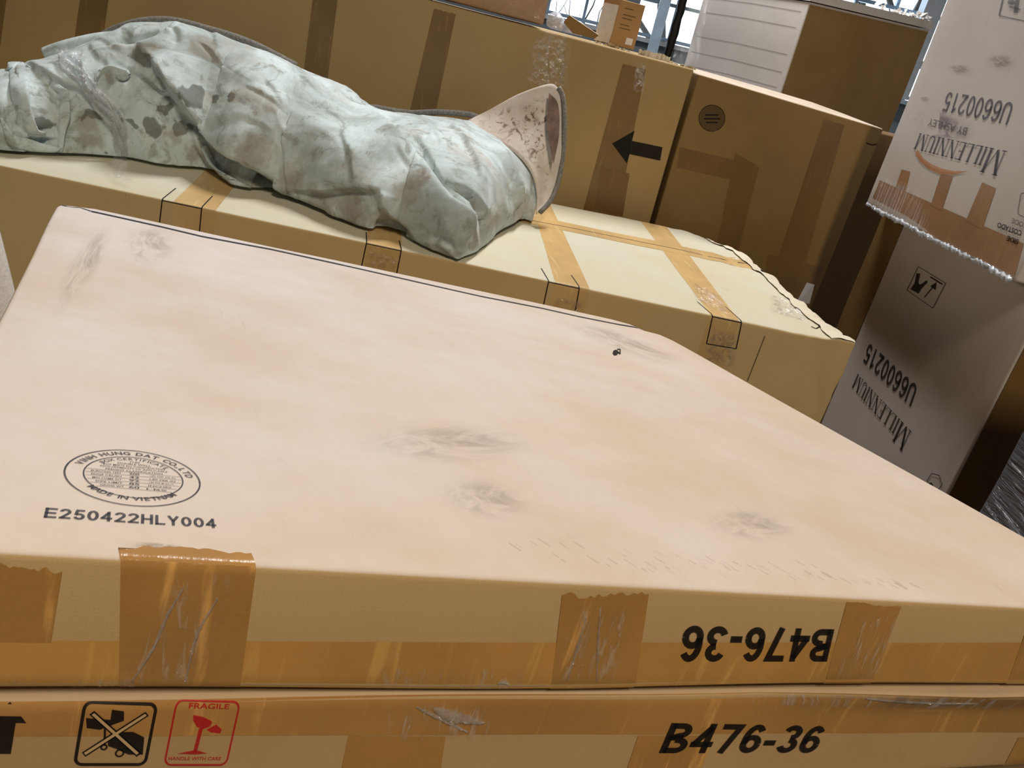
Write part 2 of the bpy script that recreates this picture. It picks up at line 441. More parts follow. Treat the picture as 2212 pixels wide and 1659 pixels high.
def box_obj(name, key, mat, seg=.12, label=None, cat='box', group=None, fine=None):
    b = BOX[key]; L, r = b.L, b.r
    ax = []
    for a in range(3):
        inner = list(np.linspace(r, L[a] - r, max(2, int(L[a] / seg) + 1)))
        if fine and a in fine:
            lo, st = fine[a]; inner = [v for v in inner if v < lo] + list(np.arange(lo, L[a] - r, st)) + [L[a] - r]
        ax.append(np.array([0, .25 * r, .6 * r] + inner + [L[a] - .6 * r, L[a] - .25 * r, L[a]]))
    verts, faces, uvs = [], [], []
    for f in ('front', 'back', 'left', 'right', 'top', 'bottom'):
        u, v = {'front': (0, 2), 'back': (0, 2), 'left': (1, 2), 'right': (1, 2), 'top': (0, 1), 'bottom': (0, 1)}[f]
        U, V = ax[u], ax[v]; base = len(verts)
        uu, vv = np.meshgrid(U, V); q = np.stack([uu.ravel(), vv.ravel()], 1)
        p3 = b.face('top' if f == 'bottom' else f, q)
        if f == 'bottom': p3[:, 2] = 0
        verts += [tuple(p) for p in b.P(p3)]
        uvs += [tuple(x + {'front': 0, 'back': 7, 'left': 13, 'right': 19, 'top': 3, 'bottom': 29}[f] for x in row) for row in q]
        n = len(U); flip = f in ('back', 'left', 'bottom')
        for j in range(len(V) - 1):
            for i in range(n - 1):
                k = base + j * n + i; qd = (k, k + 1, k + n + 1, k + n)
                faces.append(qd[::-1] if flip else qd)
    o = mesh_obj(name, verts, faces, mat, uvs=uvs, loc=np.mean(b.c[0], axis=0))
    bm = bmesh.new(); bm.from_mesh(o.data); bmesh.ops.remove_doubles(bm, verts=bm.verts, dist=1e-5); bm.to_mesh(o.data); bm.free()
    o['_key'] = key
    if label: tag(o, label, cat, group)
    return o


OFFK = .55        # tapes and print lie this much closer than their nominal spacing
def quad_grid(bl, br, tr, tl, nu, nv):
    u, v = np.meshgrid(np.linspace(0, 1, nu + 1), np.linspace(0, 1, nv + 1)); u = u.ravel()[:, None]; v = v.ravel()[:, None]
    bl, br, tr, tl = [np.array(c, float) for c in (bl, br, tr, tl)]
    p = (bl * (1 - u) + br * u) * (1 - v) + (tl * (1 - u) + tr * u) * v
    f = [(j * (nu + 1) + i, j * (nu + 1) + i + 1, (j + 1) * (nu + 1) + i + 1, (j + 1) * (nu + 1) + i) for j in range(nv) for i in range(nu)]
    return p, f, np.concatenate([u, v], 1)


def tape(parent, name, rects, mat, off=.0007, cell=.02, rag=0.0, seed=1, label=None, local=False):
    """rects: list of (face, BL, BR, TR, TL[, ragged ends]) on the parent's box"""
    b = BOX[parent['_key']]; V, Fc, U = [], [], []
    for i, rc in enumerate(rects):
        f, bl, br, tr, tl = rc[:5]; ends = rc[5] if len(rc) > 5 else ''
        lu = np.linalg.norm(np.subtract(br, bl)); lv = np.linalg.norm(np.subtract(tl, bl))
        nu, nv = max(2, int(lu / cell)), max(2, int(lv / cell))
        if rag: nu = max(nu, 22); nv = max(nv, 6)
        p, fc, st = quad_grid(bl, br, tr, tl, nu, nv)
        if rag and ends:
            rs = random.Random(seed + i)
            for e in ends:
                a, lev = {'t': (1, 1), 'b': (1, 0), 'r': (0, 1), 'l': (0, 0)}[e]
                d = np.subtract(tl, bl) if a == 1 else np.subtract(br, bl); d = d / np.linalg.norm(d)
                m = np.abs(st[:, a] - lev) < 1e-6
                jag = np.cumsum([rs.uniform(-.5, .5) for _ in range(m.sum())]); jag = np.clip((jag - jag.mean()) * .8, -1, .4) + np.array([rs.uniform(-.18, .18) for _ in jag])
                p[m] += d[None] * (jag * rag * (1 if lev else -1))[:, None]
        base = len(V); V += [tuple(x) for x in b.F(f, p, off * OFFK)]; U += [tuple(x) for x in (st if local else p + i * 3.1)]
        flip = f in ('left', 'back')
        Fc += [tuple(base + k for k in (q[::-1] if flip else q)) for q in fc]
    o = mesh_obj(name, V, Fc, mat, parent, U)
    if label: o['label'] = label
    return o


def wrinkled(parent, face, quad, off=.003, amp=.0011, scale=85, seed=1, label=None):
    """a patch of clear film that really is wrinkled, so that single facets catch the lamps"""
    b = BOX[parent['_key']]; bl, br, tr, tl = quad; cell = .0022
    nu = int(min(90, max(12, np.linalg.norm(np.subtract(br, bl)) / cell))); nv = int(min(90, max(12, np.linalg.norm(np.subtract(tl, bl)) / cell)))
    p, fc, st = quad_grid(bl, br, tr, tl, nu, nv); q = np.c_[p, np.zeros(len(p))]; e = np.sin(st[:, 0] * math.pi) * np.sin(st[:, 1] * math.pi)
    w = amp * (1 - 2 * np.abs(wave(q, seed, scale))) + amp * 1.4 * wave(q, seed + 1, scale * .4)
    lo, hi = b.F(face, p, 0.0), b.F(face, p, .01); n = (hi - lo); n /= np.linalg.norm(n, axis=1, keepdims=True)
    V = lo + n * (off * .5 + np.maximum(w * e, -off * .3))[:, None]
    flip = face in ('left', 'back')
    o = mesh_obj('clear_film', V, [f[::-1] for f in fc] if flip else fc, M['glint'], parent, st)
    if label: o['label'] = label
    return o


def strips(parent, name, lines, mat, w=.002, off=.0009, label=None):
    """thin printed lines: each line is (face, [uv, uv, ...])"""
    b = BOX[parent['_key']]; V, Fc, U = [], [], []
    for ln in lines:
        f, pts = ln[:2]; ww = ln[2] if len(ln) > 2 else w
        pts = [np.array(p, float) for p in pts]; q = [pts[0]]
        for a, c in zip(pts[:-1], pts[1:]):
            k = max(1, int(np.linalg.norm(c - a) / .004)); q += [a + (c - a) * (i + 1) / k for i in range(k)]
        base = len(V); q = np.array(q); n = len(q)
        t = np.gradient(q, axis=0); t /= np.maximum(np.linalg.norm(t, axis=1, keepdims=True), 1e-9); nn = np.stack([-t[:, 1], t[:, 0]], 1)
        e = np.concatenate([q + nn * ww / 2, q - nn * ww / 2]); V += [tuple(x) for x in b.F(f, e, off * OFFK)]; U += [tuple(x) for x in e]
        Fc += [(base + i, base + i + 1, base + n + i + 1, base + n + i) for i in range(n - 1)]
    o = mesh_obj(name, V, Fc, mat, parent, U)
    if label: o['label'] = label
    return o


_tc = {}
def glyphs(txt, bold=0.0):
    k = (txt, bold)
    if k in _tc: return _tc[k]
    cu = bpy.data.curves.new('lettering', 'FONT'); cu.body = txt; cu.resolution_u = 4; cu.offset = bold
    ob = bpy.data.objects.new('lettering', cu); COL.objects.link(ob)
    bpy.context.view_layer.update(); dg = bpy.context.evaluated_depsgraph_get(); me = ob.evaluated_get(dg).to_mesh()
    v = np.array([x.co[:2] for x in me.vertices]) if len(me.vertices) else np.zeros((0, 2)); f = [tuple(p.vertices) for p in me.polygons]
    ob.evaluated_get(dg).to_mesh_clear(); bpy.data.objects.remove(ob); bpy.data.curves.remove(cu)
    _tc[k] = (v, f); return v, f


def decal(parent, name, shapes, face, bl, br, tl, mat, off=.001, fit=True, label=None, local=False):
    """shapes: list of (verts2d, faces); their common bounding box is fitted to the parallelogram bl, br, tl"""
    b = BOX[parent['_key']]; v = np.concatenate([s[0] for s in shapes]); fc = []; k = 0
    for s in shapes: fc += [tuple(i + k for i in f) for f in s[1]]; k += len(s[0])
    if fit:
        lo, hi = v.min(0), v.max(0); v = (v - lo) / (hi - lo)
    bl, br, tl = [np.array(x, float) for x in (bl, br, tl)]
    uv = bl + v[:, :1] * (br - bl) + v[:, 1:2] * (tl - bl)
    o = mesh_obj(name, b.F(face, uv, off * OFFK), fc, mat, parent, v if local else uv, smooth=False)
    if label: o['label'] = label
    return o


def poly(*pts): return np.array(pts, float), [tuple(range(len(pts)))]
def bar(x0, y0, x1, y1, w):
    d = np.array([x1 - x0, y1 - y0]); d /= np.linalg.norm(d); n = np.array([-d[1], d[0]]) * w / 2
    a, c = np.array([x0, y0]), np.array([x1, y1]); return np.array([a - n, c - n, c + n, a + n]), [(0, 1, 2, 3)]
def disc(x, y, r, n=20, ry=None):
    t = np.linspace(0, 2 * math.pi, n, endpoint=False); return np.stack([x + r * np.cos(t), y + (ry or r) * np.sin(t)], 1), [tuple(range(n))]
def ring(x, y, r, w, n=56, a0=0, a1=2 * math.pi, ry=None):
    t = np.linspace(a0, a1, n + 1); ry = ry or r; o = np.stack([x + r * np.cos(t), y + ry * np.sin(t)], 1); i = np.stack([x + (r - w) * np.cos(t), y + (ry - w) * np.sin(t)], 1)
    return np.concatenate([o, i]), [(k, k + 1, n + 2 + k, n + 1 + k) for k in range(n)]
def frame(x0, y0, x1, y1, w, rad=0.1, n=6):
    c = [(x1 - rad, y1 - rad, 0), (x0 + rad, y1 - rad, 1), (x0 + rad, y0 + rad, 2), (x1 - rad, y0 + rad, 3)]; o = []; i = []
    for cx, cy, q in c:
        for k in range(n + 1):
            a = (q + k / n) * math.pi / 2; o.append((cx + rad * math.cos(a), cy + rad * math.sin(a))); ri = max(rad - w, .001); i.append((cx + ri * math.cos(a), cy + ri * math.sin(a)))
    m = len(o); return np.array(o + i), [(k, (k + 1) % m, m + (k + 1) % m, m + k) for k in range(m)]
def text_at(txt, x, y, h, w=None, bold=0.0, center=True):
    v, f = glyphs(txt, bold); v = v.copy(); lo, hi = v.min(0), v.max(0); s = h / (hi[1] - lo[1]); v = (v - lo) * s
    if w: v[:, 0] *= w / v[:, 0].max()
    v[:, 0] += x - (v[:, 0].max() / 2 if center else 0); v[:, 1] += y; return v, f
def arc_text(txt, R, h, a0, a1, bold=.01, wide=.9, inside=False):
    """letters along a circle from angle a0 to a1 (radians)"""
    out = []; n = len(txt)
    adv = [{' ': .45, 'I': .38, '.': .32, ',': .32}.get(c, .85) for c in txt]; tot = sum(adv) - (adv[0] + adv[-1]) / 2; x = 0
    H = glyphs('H', bold)[0]; hh = H[:, 1].max() - H[:, 1].min()
    for i, c in enumerate(txt):
        if i: x += (adv[i - 1] + adv[i]) / 2
        if c == ' ': continue
        a = a0 + (a1 - a0) * x / tot; v, f = glyphs(c, bold); v = v.copy(); s = h / hh
        v[:, 0] -= (v[:, 0].min() + v[:, 0].max()) / 2; v = v * s; v[:, 0] *= wide
        if not inside: v = v + [0, R]; th = a - math.pi / 2
        else: v = v - [0, R]; th = a + math.pi / 2
        v = np.stack([v[:, 0] * math.cos(th) - v[:, 1] * math.sin(th), v[:, 0] * math.sin(th) + v[:, 1] * math.cos(th)], 1); out.append((v, f))
    return out


def _arc(cx, cy, rx, ry, a0, a1, n=14):
    return [(cx + rx * math.cos(math.radians(a0 + (a1 - a0) * i / n)), cy + ry * math.sin(math.radians(a0 + (a1 - a0) * i / n))) for i in range(n + 1)]
def ribbon(pts, w):
    p = np.array(pts, float); keep = [0] + [i for i in range(1, len(p)) if np.linalg.norm(p[i] - p[i - 1]) > 1e-4]; p = p[keep]
    d = np.diff(p, axis=0); d /= np.linalg.norm(d, axis=1, keepdims=True); nn = np.stack([-d[:, 1], d[:, 0]], 1); m_ = np.concatenate([nn[:1], nn[:-1] + nn[1:], nn[-1:]]); m_ /= np.linalg.norm(m_, axis=1, keepdims=True)
    k = np.ones(len(p)); k[1:-1] = 1 / np.clip((m_[1:-1] * nn[1:]).sum(1), .5, 1); a = p + m_ * (w / 2 * k)[:, None]; b_ = p - m_ * (w / 2 * k)[:, None]; n = len(p)
    return np.concatenate([a, b_]), [(n + i, n + i + 1, i + 1, i) for i in range(n - 1)]
def sans_word(word, s=.17, W=.60, gap=.10):
    """grotesque capitals and figures drawn as strokes of width s in a unit of height 1"""
    out = []; x = 0; h = s / 2; t, c = 1 - h, .5
    for ch in word:
        w = W; L, R, M_ = h, W - h, W / 2; rx = (W - s) / 2
        if ch == '0': g = [_arc(M_, c, rx, c - h, 0, 360, 30)]
        elif ch == '1': g = [[(M_ + .06, 0), (M_ + .06, 1)], [(M_ + .04, t - .04), (M_ - .18, .74)]]
        elif ch == '2': g = [_arc(M_, .70, rx, .30 - h, 175, -30) + [(L + .03, h)], [(0, h), (W, h)]]
        elif ch == '3': g = [_arc(M_, .735, rx * .93, .265 - h, 165, -90), _arc(M_, .28, rx, .28 - h, 90, -168)]
        elif ch == '4': g = [[(R - .10, 0), (R - .10, 1)], [(R - .10, t - .02), (L - .02, .30)], [(-.02, .30), (W, .30)]]
        elif ch == '5': g = [[(W - .03, t), (L + .10, t), (L + .03, .47)], [(L + .03, .50)] + _arc(M_, .32, rx, .32 - h, 125, -165)]
        elif ch == '6': g = [_arc(M_, .32, rx, .32 - h, 0, 360, 26), _arc(M_ + .02, .5, rx + .02, .5 - h, 40, 205)]
        elif ch == '7': g = [[(0, t), (R, t), (M_ - .08, 0)]]
        elif ch == '-': w = .34; g = [[(0, .36), (.34, .36)]]
        elif ch == 'B': w = .66; g = [[(h, 0), (h, 1)], [(h, t), (.36, t)] + _arc(.36, .75, .18, .25 - h, 90, -90) + [(h, .5 + .0)], [(h, .52), (.38, .52)] + _arc(.38, .265, .20, .265 - h, 90, -90) + [(h, h)]]
        elif ch == 'E': w = .60; g = [[(h, 0), (h, 1)], [(0, t), (.60, t)], [(0, c), (.56, c)], [(0, h), (.60, h)]]
        elif ch == 'H': w = .64; g = [[(h, 0), (h, 1)], [(.64 - h, 0), (.64 - h, 1)], [(h, c), (.64 - h, c)]]
        elif ch == 'L': w = .54; g = [[(h, 0), (h, 1)], [(0, h), (.54, h)]]
        elif ch == 'Y': w = .64; g = [[(h * .8, 1), (.32, .44)], [(.64 - h * .8, 1), (.32, .44)], [(.32, .50), (.32, 0)]]
        elif ch == 'U': w = .64; g = [[(h, 1), (h, .32)] + _arc(.32, .32, .32 - h, .32 - h, 180, 360) + [(.64 - h, 1)]]
        for q in g: v, f = ribbon(q, s); out.append((v + [x, 0], f))
        x += w + gap
    return out


def serif_word(word, caps=1.32):
    """thin roman capitals drawn from strokes; the first letter is taller"""
    out = []; x = 0
    for i, ch in enumerate(word):
        H = caps if i == 0 else 1.0; s = H; t1, t2, sf = .15 * s, .055 * s, .30 * s
        def stem(cx): return [bar(cx, 0, cx, H, t1), bar(cx - sf / 2, .02 * s, cx + sf / 2, .02 * s, .045 * s), bar(cx - sf / 2, H - .02 * s, cx + sf / 2, H - .02 * s, .045 * s)]
        def thin(cx): return [bar(cx, 0, cx, H, t2), bar(cx - sf / 2, .02 * s, cx + sf / 2, .02 * s, .045 * s), bar(cx - sf / 2, H - .02 * s, cx + sf / 2, H - .02 * s, .045 * s)]
        g = []
        if ch == 'I': g = stem(.15 * s); w = .34
        elif ch == 'L': g = stem(.15 * s) + [bar(.15 * s, .025 * s, .60 * s, .025 * s, .05 * s), bar(.60 * s, 0, .62 * s, .24 * s, .05 * s)]; w = .66
        elif ch == 'E': g = stem(.15 * s) + [bar(.15 * s, y * s, x1 * s, y * s, .05 * s) for y, x1 in ((.025, .58), (.52, .44), (.975, .55))] + [bar(.58 * s, 0, .60 * s, .22 * s, .05 * s), bar(.55 * s, H, .57 * s, H - .2 * s, .05 * s), bar(.44 * s, .42 * s, .44 * s, .62 * s, .045 * s)]; w = .66
        elif ch == 'N': g = thin(.14 * s) + thin(.70 * s) + [bar(.12 * s, H, .70 * s, .02 * s, t1)]; w = .86
        elif ch == 'M': g = thin(.14 * s) + stem(.92 * s) + [bar(.14 * s, H, .52 * s, .02 * s, t1), bar(.52 * s, .02 * s, .92 * s, H, t2)]; w = 1.10
        elif ch == 'U': g = [bar(.15 * s, .25 * s, .15 * s, H, t1), bar(.62 * s, .25 * s, .62 * s, H, t2), bar(.0, H - .02 * s, .3 * s, H - .02 * s, .045 * s), bar(.5 * s, H - .02 * s, .74 * s, H - .02 * s, .045 * s), ring(.385 * s, .25 * s, .30 * s, .09 * s, 10, math.pi, 2 * math.pi, .27 * s)]; w = .78
        for v, f in g: out.append((v + [x, 0], f))
        x += w * s + .05
    return out


def tube(pts, r, n=10, close=True):
    pts = np.array(pts, float); m = len(pts); r = np.full(m, r) if np.isscalar(r) else np.array(r)
    t = np.gradient(pts, axis=0); t /= np.linalg.norm(t, axis=1, keepdims=True); V = []
    up = np.array([0.13, .21, .97])
    for i in range(m):
        a = np.cross(t[i], up); a /= np.linalg.norm(a); b_ = np.cross(t[i], a)
        for k in range(n): V.append(pts[i] + r[i] * (a * math.cos(6.2832 * k / n) + b_ * math.sin(6.2832 * k / n)))
    F_ = [(i * n + k, i * n + (k + 1) % n, (i + 1) * n + (k + 1) % n, (i + 1) * n + k) for i in range(m - 1) for k in range(n)]
    if close: F_ += [tuple(range(n))[::-1], tuple((m - 1) * n + k for k in range(n))]
    return V, F_


def curve_pts(P, n=60):
    """catmull-rom through points"""
    P = np.array(P, float); Q = np.concatenate([[2 * P[0] - P[1]], P, [2 * P[-1] - P[-2]]]); out = []
    seg = len(P) - 1
    for tt in np.linspace(0, seg - 1e-6, n):
        i = int(tt); t = tt - i; a, b, c, d = Q[i:i + 4]
        out.append(.5 * ((2 * b) + (c - a) * t + (2 * a - 5 * b + 4 * c - d) * t * t + (3 * b - a - 3 * c + d) * t ** 3))
    return np.array(out)


def cuboid(x0, y0, z0, x1, y1, z1):
    V = [(x, y, z) for x in (x0, x1) for y in (y0, y1) for z in (z0, z1)]
    return V, [(0, 1, 3, 2), (4, 6, 7, 5), (0, 4, 5, 1), (2, 3, 7, 6), (0, 2, 6, 4), (1, 5, 7, 3)]


def joined(name, cubes, mat, parent=None, loc=None):
    V, Fc = [], []
    for c in cubes:
        v, f = cuboid(*c); k = len(V); V += v; Fc += [tuple(i + k for i in q) for q in f]
    return mesh_obj(name, V, Fc, mat, parent, smooth=False, loc=loc)


# ---------------------------------------------------------------- the blanket roll, base form
# stations along the roll: x, front contact y, crest y, crest z, back contact y
BLK = np.array([(-1.453, 1.848, 2.198, 1.223, 2.328), (-1.418, 1.874, 2.206, 1.235, 2.346), (-1.384, 1.900, 2.214, 1.252, 2.369), (-1.349, 1.925, 2.223, 1.272, 2.394), (-1.314, 1.950, 2.231, 1.294, 2.421), (-1.280, 1.990, 2.239, 1.323, 2.443), (-1.245, 2.028, 2.247, 1.352, 2.451), (-1.210, 2.059, 2.256, 1.376, 2.460), (-1.175, 2.089, 2.262, 1.386, 2.466), (-1.141, 2.116, 2.266, 1.395, 2.470), (-1.106, 2.119, 2.271, 1.404, 2.475), (-1.071, 2.123, 2.275, 1.403, 2.479), (-1.037, 2.132, 2.279, 1.402, 2.483), (-1.002, 2.155, 2.283, 1.399, 2.487), (-0.967, 2.178, 2.288, 1.395, 2.491), (-0.933, 2.182, 2.292, 1.390, 2.496), (-0.898, 2.150, 2.296, 1.383, 2.500), (-0.863, 2.120, 2.300, 1.376, 2.504), (-0.829, 2.100, 2.304, 1.369, 2.508), (-0.794, 2.098, 2.308, 1.361, 2.512), (-0.759, 2.118, 2.315, 1.354, 2.519), (-0.725, 2.131, 2.324, 1.348, 2.528), (-0.690, 2.120, 2.334, 1.343, 2.538), (-0.655, 2.107, 2.344, 1.337, 2.548), (-0.620, 2.085, 2.353, 1.320, 2.557), (-0.586, 2.063, 2.362, 1.302, 2.559), (-0.551, 2.042, 2.371, 1.296, 2.563), (-0.516, 2.026, 2.381, 1.294, 2.571), (-0.482, 2.011, 2.390, 1.297, 2.583), (-0.447, 2.001, 2.400, 1.300, 2.595), (-0.412, 2.018, 2.419, 1.303, 2.616), (-0.378, 2.029, 2.438, 1.305, 2.638), (-0.343, 2.013, 2.457, 1.308, 2.659), (-0.308, 1.997, 2.475, 1.311, 2.679), (-0.274, 1.979, 2.483, 1.303, 2.682), (-0.239, 1.962, 2.488, 1.292, 2.677), (-0.204, 1.948, 2.493, 1.281, 2.672), (-0.169, 2.038, 2.497, 1.264, 2.662), (-0.135, 2.220, 2.497, 1.244, 2.645), (-0.100, 2.353, 2.489, 1.216, 2.613), (-0.090, 2.392, 2.487, 1.208, 2.604), (-0.086, 2.406, 2.486, 1.203, 2.599), (-0.082, 2.421, 2.485, 1.197, 2.594), (-0.079, 2.435, 2.485, 1.192, 2.588), (-0.075, 2.434, 2.484, 1.186, 2.583), (-0.071, 2.433, 2.483, 1.180, 2.577), (-0.067, 2.433, 2.482, 1.175, 2.571), (-0.063, 2.432, 2.482, 1.169, 2.566), (-0.059, 2.431, 2.481, 1.163, 2.560), (-0.056, 2.430, 2.480, 1.158, 2.555)])


def long_top_z(x, y):
    """height of the cream carton's top under a point (flat part)"""
    c = BOX['long'].c[1]
    yf = c[0][1] + (c[1][1] - c[0][1]) * (x - c[0][0]) / (c[1][0] - c[0][0])
    zf = c[0][2] + (c[1][2] - c[0][2]) * (x - c[0][0]) / (c[1][0] - c[0][0])
    yb = c[3][1] + (c[2][1] - c[3][1]) * (x - c[3][0]) / (c[2][0] - c[3][0])
    zb = c[3][2] + (c[2][2] - c[3][2]) * (x - c[3][0]) / (c[2][0] - c[3][0])
    t = np.clip((y - yf) / (yb - yf), 0, 1)
    return zf + (zb - zf) * t + .004


def blanket_base(x, th):
    x = np.asarray(x, float); th = np.asarray(th, float)
    g = lambda k: np.interp(x, BLK[:, 0], BLK[:, k])
    yF, yT, zT, yK = g(1), g(2), g(3), g(4)
    zF = long_top_z(x, yF); zK = long_top_z(x, yK)
    e = 2 / 2.25
    ct, st = np.cos(th), np.sin(th)
    c = np.sign(ct) * np.abs(ct) ** e; s_ = np.abs(st) ** e
    fr = th < math.pi / 2
    y = np.where(fr, yT - (yT - yF) * c, yT - (yK - yT) * c)
    z0 = np.where(fr, zF, zK)
    z = z0 + (zT - z0) * s_
    # slight belly over the contact line
    y = y - np.where(fr, .018 * np.sin(np.clip(th, 0, .9) / .9 * math.pi), 0) * np.clip((zT - zF) / .2, 0, 1)
    return np.stack([x, y, z], -1)

# ---------------------------------------------------------------- the hall
def struct(name, cubes, mat):
    o = joined(name, cubes, mat); o['kind'] = 'structure'; return o
M['floor'] = plain('concrete_floor', (92, 88, 82), .6, .15, 3, .2)
M['wall'] = plain('painted_wall', (150, 160, 168), .8, .05, 4, .05)
M['ceil'] = plain('ceiling_paint', (88, 88, 88), .8, .05, 4, .05)
M['frame'] = plain('window_metal', (150, 170, 188), .5, .1, 10, .05)
M['jamb'] = plain('white_jamb', (226, 232, 240), .5, .05, 10, .05)
M['bark'] = plain('bark', (58, 50, 42), .9, .3, 30, .5)
XL, XR, YF, YB, ZC = -9.0, 9.0, -7.0, 11.0, 6.0
struct('floor', [(XL, YF, -.1, XR, YB, 0)], M['floor'])
struct('ceiling', [(XL, YF, ZC, XR, YB, ZC + .1)], M['ceil'])
struct('wall_left', [(XL - .1, YF, 0, XL, YB, ZC)], M['wall'])
struct('wall_right', [(XR, YF, 0, XR + .1, YB, ZC)], M['wall'])
struct('wall_front', [(XL, YF - .1, 0, XR, YF, ZC)], M['wall'])
Z0, Z1 = 1.70, 3.9
struct('wall_back', [(XL, YB, 0, XR, YB + .15, Z0), (XL, YB, Z1, XR, YB + .15, ZC)] + [(x, YB, Z0, x + .16, YB + .15, Z1) for x in (-9, -6.1, -3.1, .26, 2.3, 4.85, 6.9, 8.84)], M['wall'])
glass = NT('window_glass'); _g = glass.n('ShaderNodeBsdfTransparent', Color=(.95, .98, 1, 1)); _gl = glass.n('ShaderNodeBsdfGlossy', Roughness=.02); _mx = glass.n('ShaderNodeMixShader', Fac=.06, i1=_g.outputs[0], i2=_gl.outputs[0])
glass.t.links.new(_mx.outputs[0], glass.out.inputs[0]); M['glass'] = glass.m
wi = 1
xs_ = [(-8.84, -6.1), (-5.94, -3.1), (-2.94, .26), (.42, 2.3), (2.46, 4.85), (5.01, 6.9), (7.06, 8.84)]
for a, b in xs_:
    nx = max(2, int(round((b - a) / .46))); cub = []
    for i in range(nx + 1):
        x = a + (b - a) * i / nx; cub.append((x - .018, YB + .03, Z0, x + .018, YB + .10, Z1))
    for z in (Z0 + .03, Z0 + .42, Z0 + .95, Z0 + 1.5, Z1 - .03): cub.append((a, YB + .035, z - .02, b, YB + .095, z + .02))
    w_ = struct('window_%d' % wi, cub, M['frame']); wi += 1
    for i in range(nx):
        for j, (z, z2) in enumerate(zip((Z0 + .05, Z0 + .44, Z0 + .97, Z0 + 1.52), (Z0 + .40, Z0 + .93, Z0 + 1.48, Z1 - .05))):
            x, x2 = a + (b - a) * i / nx + .018, a + (b - a) * (i + 1) / nx - .018
            if b < -3.5 or a > 5: continue
            v, f = cuboid(x, YB + .06, z, x2, YB + .066, z2); mesh_obj('pane', v, f, M['glass'], w_, smooth=False)
struct('trim_1', [(XL, YB - .12, Z0 - .05, XR, YB, Z0)], M['jamb'])                        # long window sill
_c = (0.4633, 7.0000, 1.7959)
struct('trim_2', [(_c[0] - .04, 6.96, 0, _c[0] + .04, 7.04, ZC)], M['frame'])               # slim steel column
_j = (3.6533, 10.6000, 2.6297)
struct('trim_3', [(_j[0] - .10, 10.5, Z0, _j[0] + .10, 10.7, ZC)], M['jamb'])                  # white jamb
# lamps under the ceiling
for i, (l, p, sx, sy, _c) in enumerate(LAMPS):
    e = bpy.data.objects.new('ceiling_lamp', None); e.location = (l[0], l[1], 5.5); COL.objects.link(e); e['_org'] = [l[0], l[1], 5.5]
    tag(e, ['long ceiling lamp hanging above the tall cartons', 'long warm ceiling lamp hanging behind the viewer'][i], 'lamp')
    joined('lamp_housing', [(l[0] - .2, l[1] - .78, 5.42, l[0] + .2, l[1] + .78, 5.52), (l[0] - .01, l[1] - .5, 5.52, l[0] + .01, l[1] - .48, 6.0), (l[0] - .01, l[1] + .48, 5.52, l[0] + .01, l[1] + .5, 6.0)], M['frame'], e)
    joined('diffuser', [(l[0] - .17, l[1] - .75, 5.39, l[0] + .17, l[1] + .75, 5.42)], emit('lamp_glow', (255, 240, 215), 6), e)

# bare trees outside the windows
def bare_tree(x, y, h, seed, label):
    rs = random.Random(seed); V, Fc = [], []
    def br(p, d, ln, r, dep):
        pts = [p]; dd = Vector(d)
        for k in range(4):
            dd = (dd + Vector((rs.uniform(-.22, .22), rs.uniform(-.22, .22), rs.uniform(-.1, .2)))).normalized(); p = p + dd * ln / 4; pts.append(p)
        v, f = tube([tuple(q) for q in pts], [r, r * .9, r * .8, r * .7, r * .6], 5, False); k = len(V); V.extend(v); Fc.extend(tuple(i + k for i in q) for q in f)
        if dep:
            for _ in range(4 if dep > 1 else 3):
                i = rs.randint(1, 4); br(pts[i], (dd + Vector((rs.uniform(-1, 1), rs.uniform(-1, 1), rs.uniform(-.5, .8)))).normalized(), ln * rs.uniform(.5, .75), r * .55, dep - 1)
    br(Vector((x, y, 0)), (0, 0, 1), h * .55, .09, 4)
    return tag(mesh_obj('bare_tree', V, Fc, M['bark'], loc=(x, y, 0)), label, 'tree')
bare_tree(1.15, 12.6, 5.4, 3, 'bare leafless tree outside the window behind the small tan carton')['group'] = 'trees outside the windows'
bare_tree(4.2, 12.8, 6.0, 8, 'bare leafless tree outside the window by the white jamb')['group'] = 'trees outside the windows'

# ---------------------------------------------------------------- near stack: two flat cartons and what carries them
base = box_obj('carton', 'flat_base', M['low'], label='tall plain carton carrying the two flat cartons')
low = box_obj('flat_carton', 'flat_low', M['low'], seg=.02, fine={2: (.01, .006)}, label='lower flat carton with black arrow, no-trolley and red fragile glass symbols')
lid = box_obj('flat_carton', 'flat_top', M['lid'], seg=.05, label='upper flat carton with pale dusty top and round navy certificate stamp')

tape(lid, 'packing_tape', [('front', (0.0163, 0.0000), (1.2056, 0.0065), (1.1634, 0.0579), (0.0144, 0.0363))], M['tape_front'], rag=.003, cell=.012, label='amber tape running along the lower half of the front')
tape(lid, 'packing_tape', [('front', (0.0457, 0.0362), (0.0861, 0.0363), (0.0864, 0.0863), (0.0411, 0.0903), 't')], M['tape_edge'], off=.0011, rag=.004, cell=.01)
_q = [(0.1279, 0.0003), (0.2020, 0.0047), (0.1953, 0.0963), (0.1162, 0.0952)]; _q2 = [(0.1936, 0.0155), (0.1143, 0.0140)]; _h = BOX['flat_top'].L[2]
tape(lid, 'packing_tape', [('front', (_q[0][0], .001), (_q[1][0], .001), (_q[2][0], _h), (_q[3][0], _h)), ('top', (_q[3][0], 0), (_q[2][0], 0), _q2[0], _q2[1], 't')], M['tape_edge'], off=.0011, rag=.005, cell=.004, seed=4, label='wide tape folded over the top edge, torn at its end')
tape(lid, 'packing_tape', [('front', (0.4405, 0.0003), (0.5200, 0.0004), (0.4999, 0.0888), (0.4214, 0.0885), 't')], M['tape_edge'], off=.0011, rag=.008, cell=.008, seed=6)
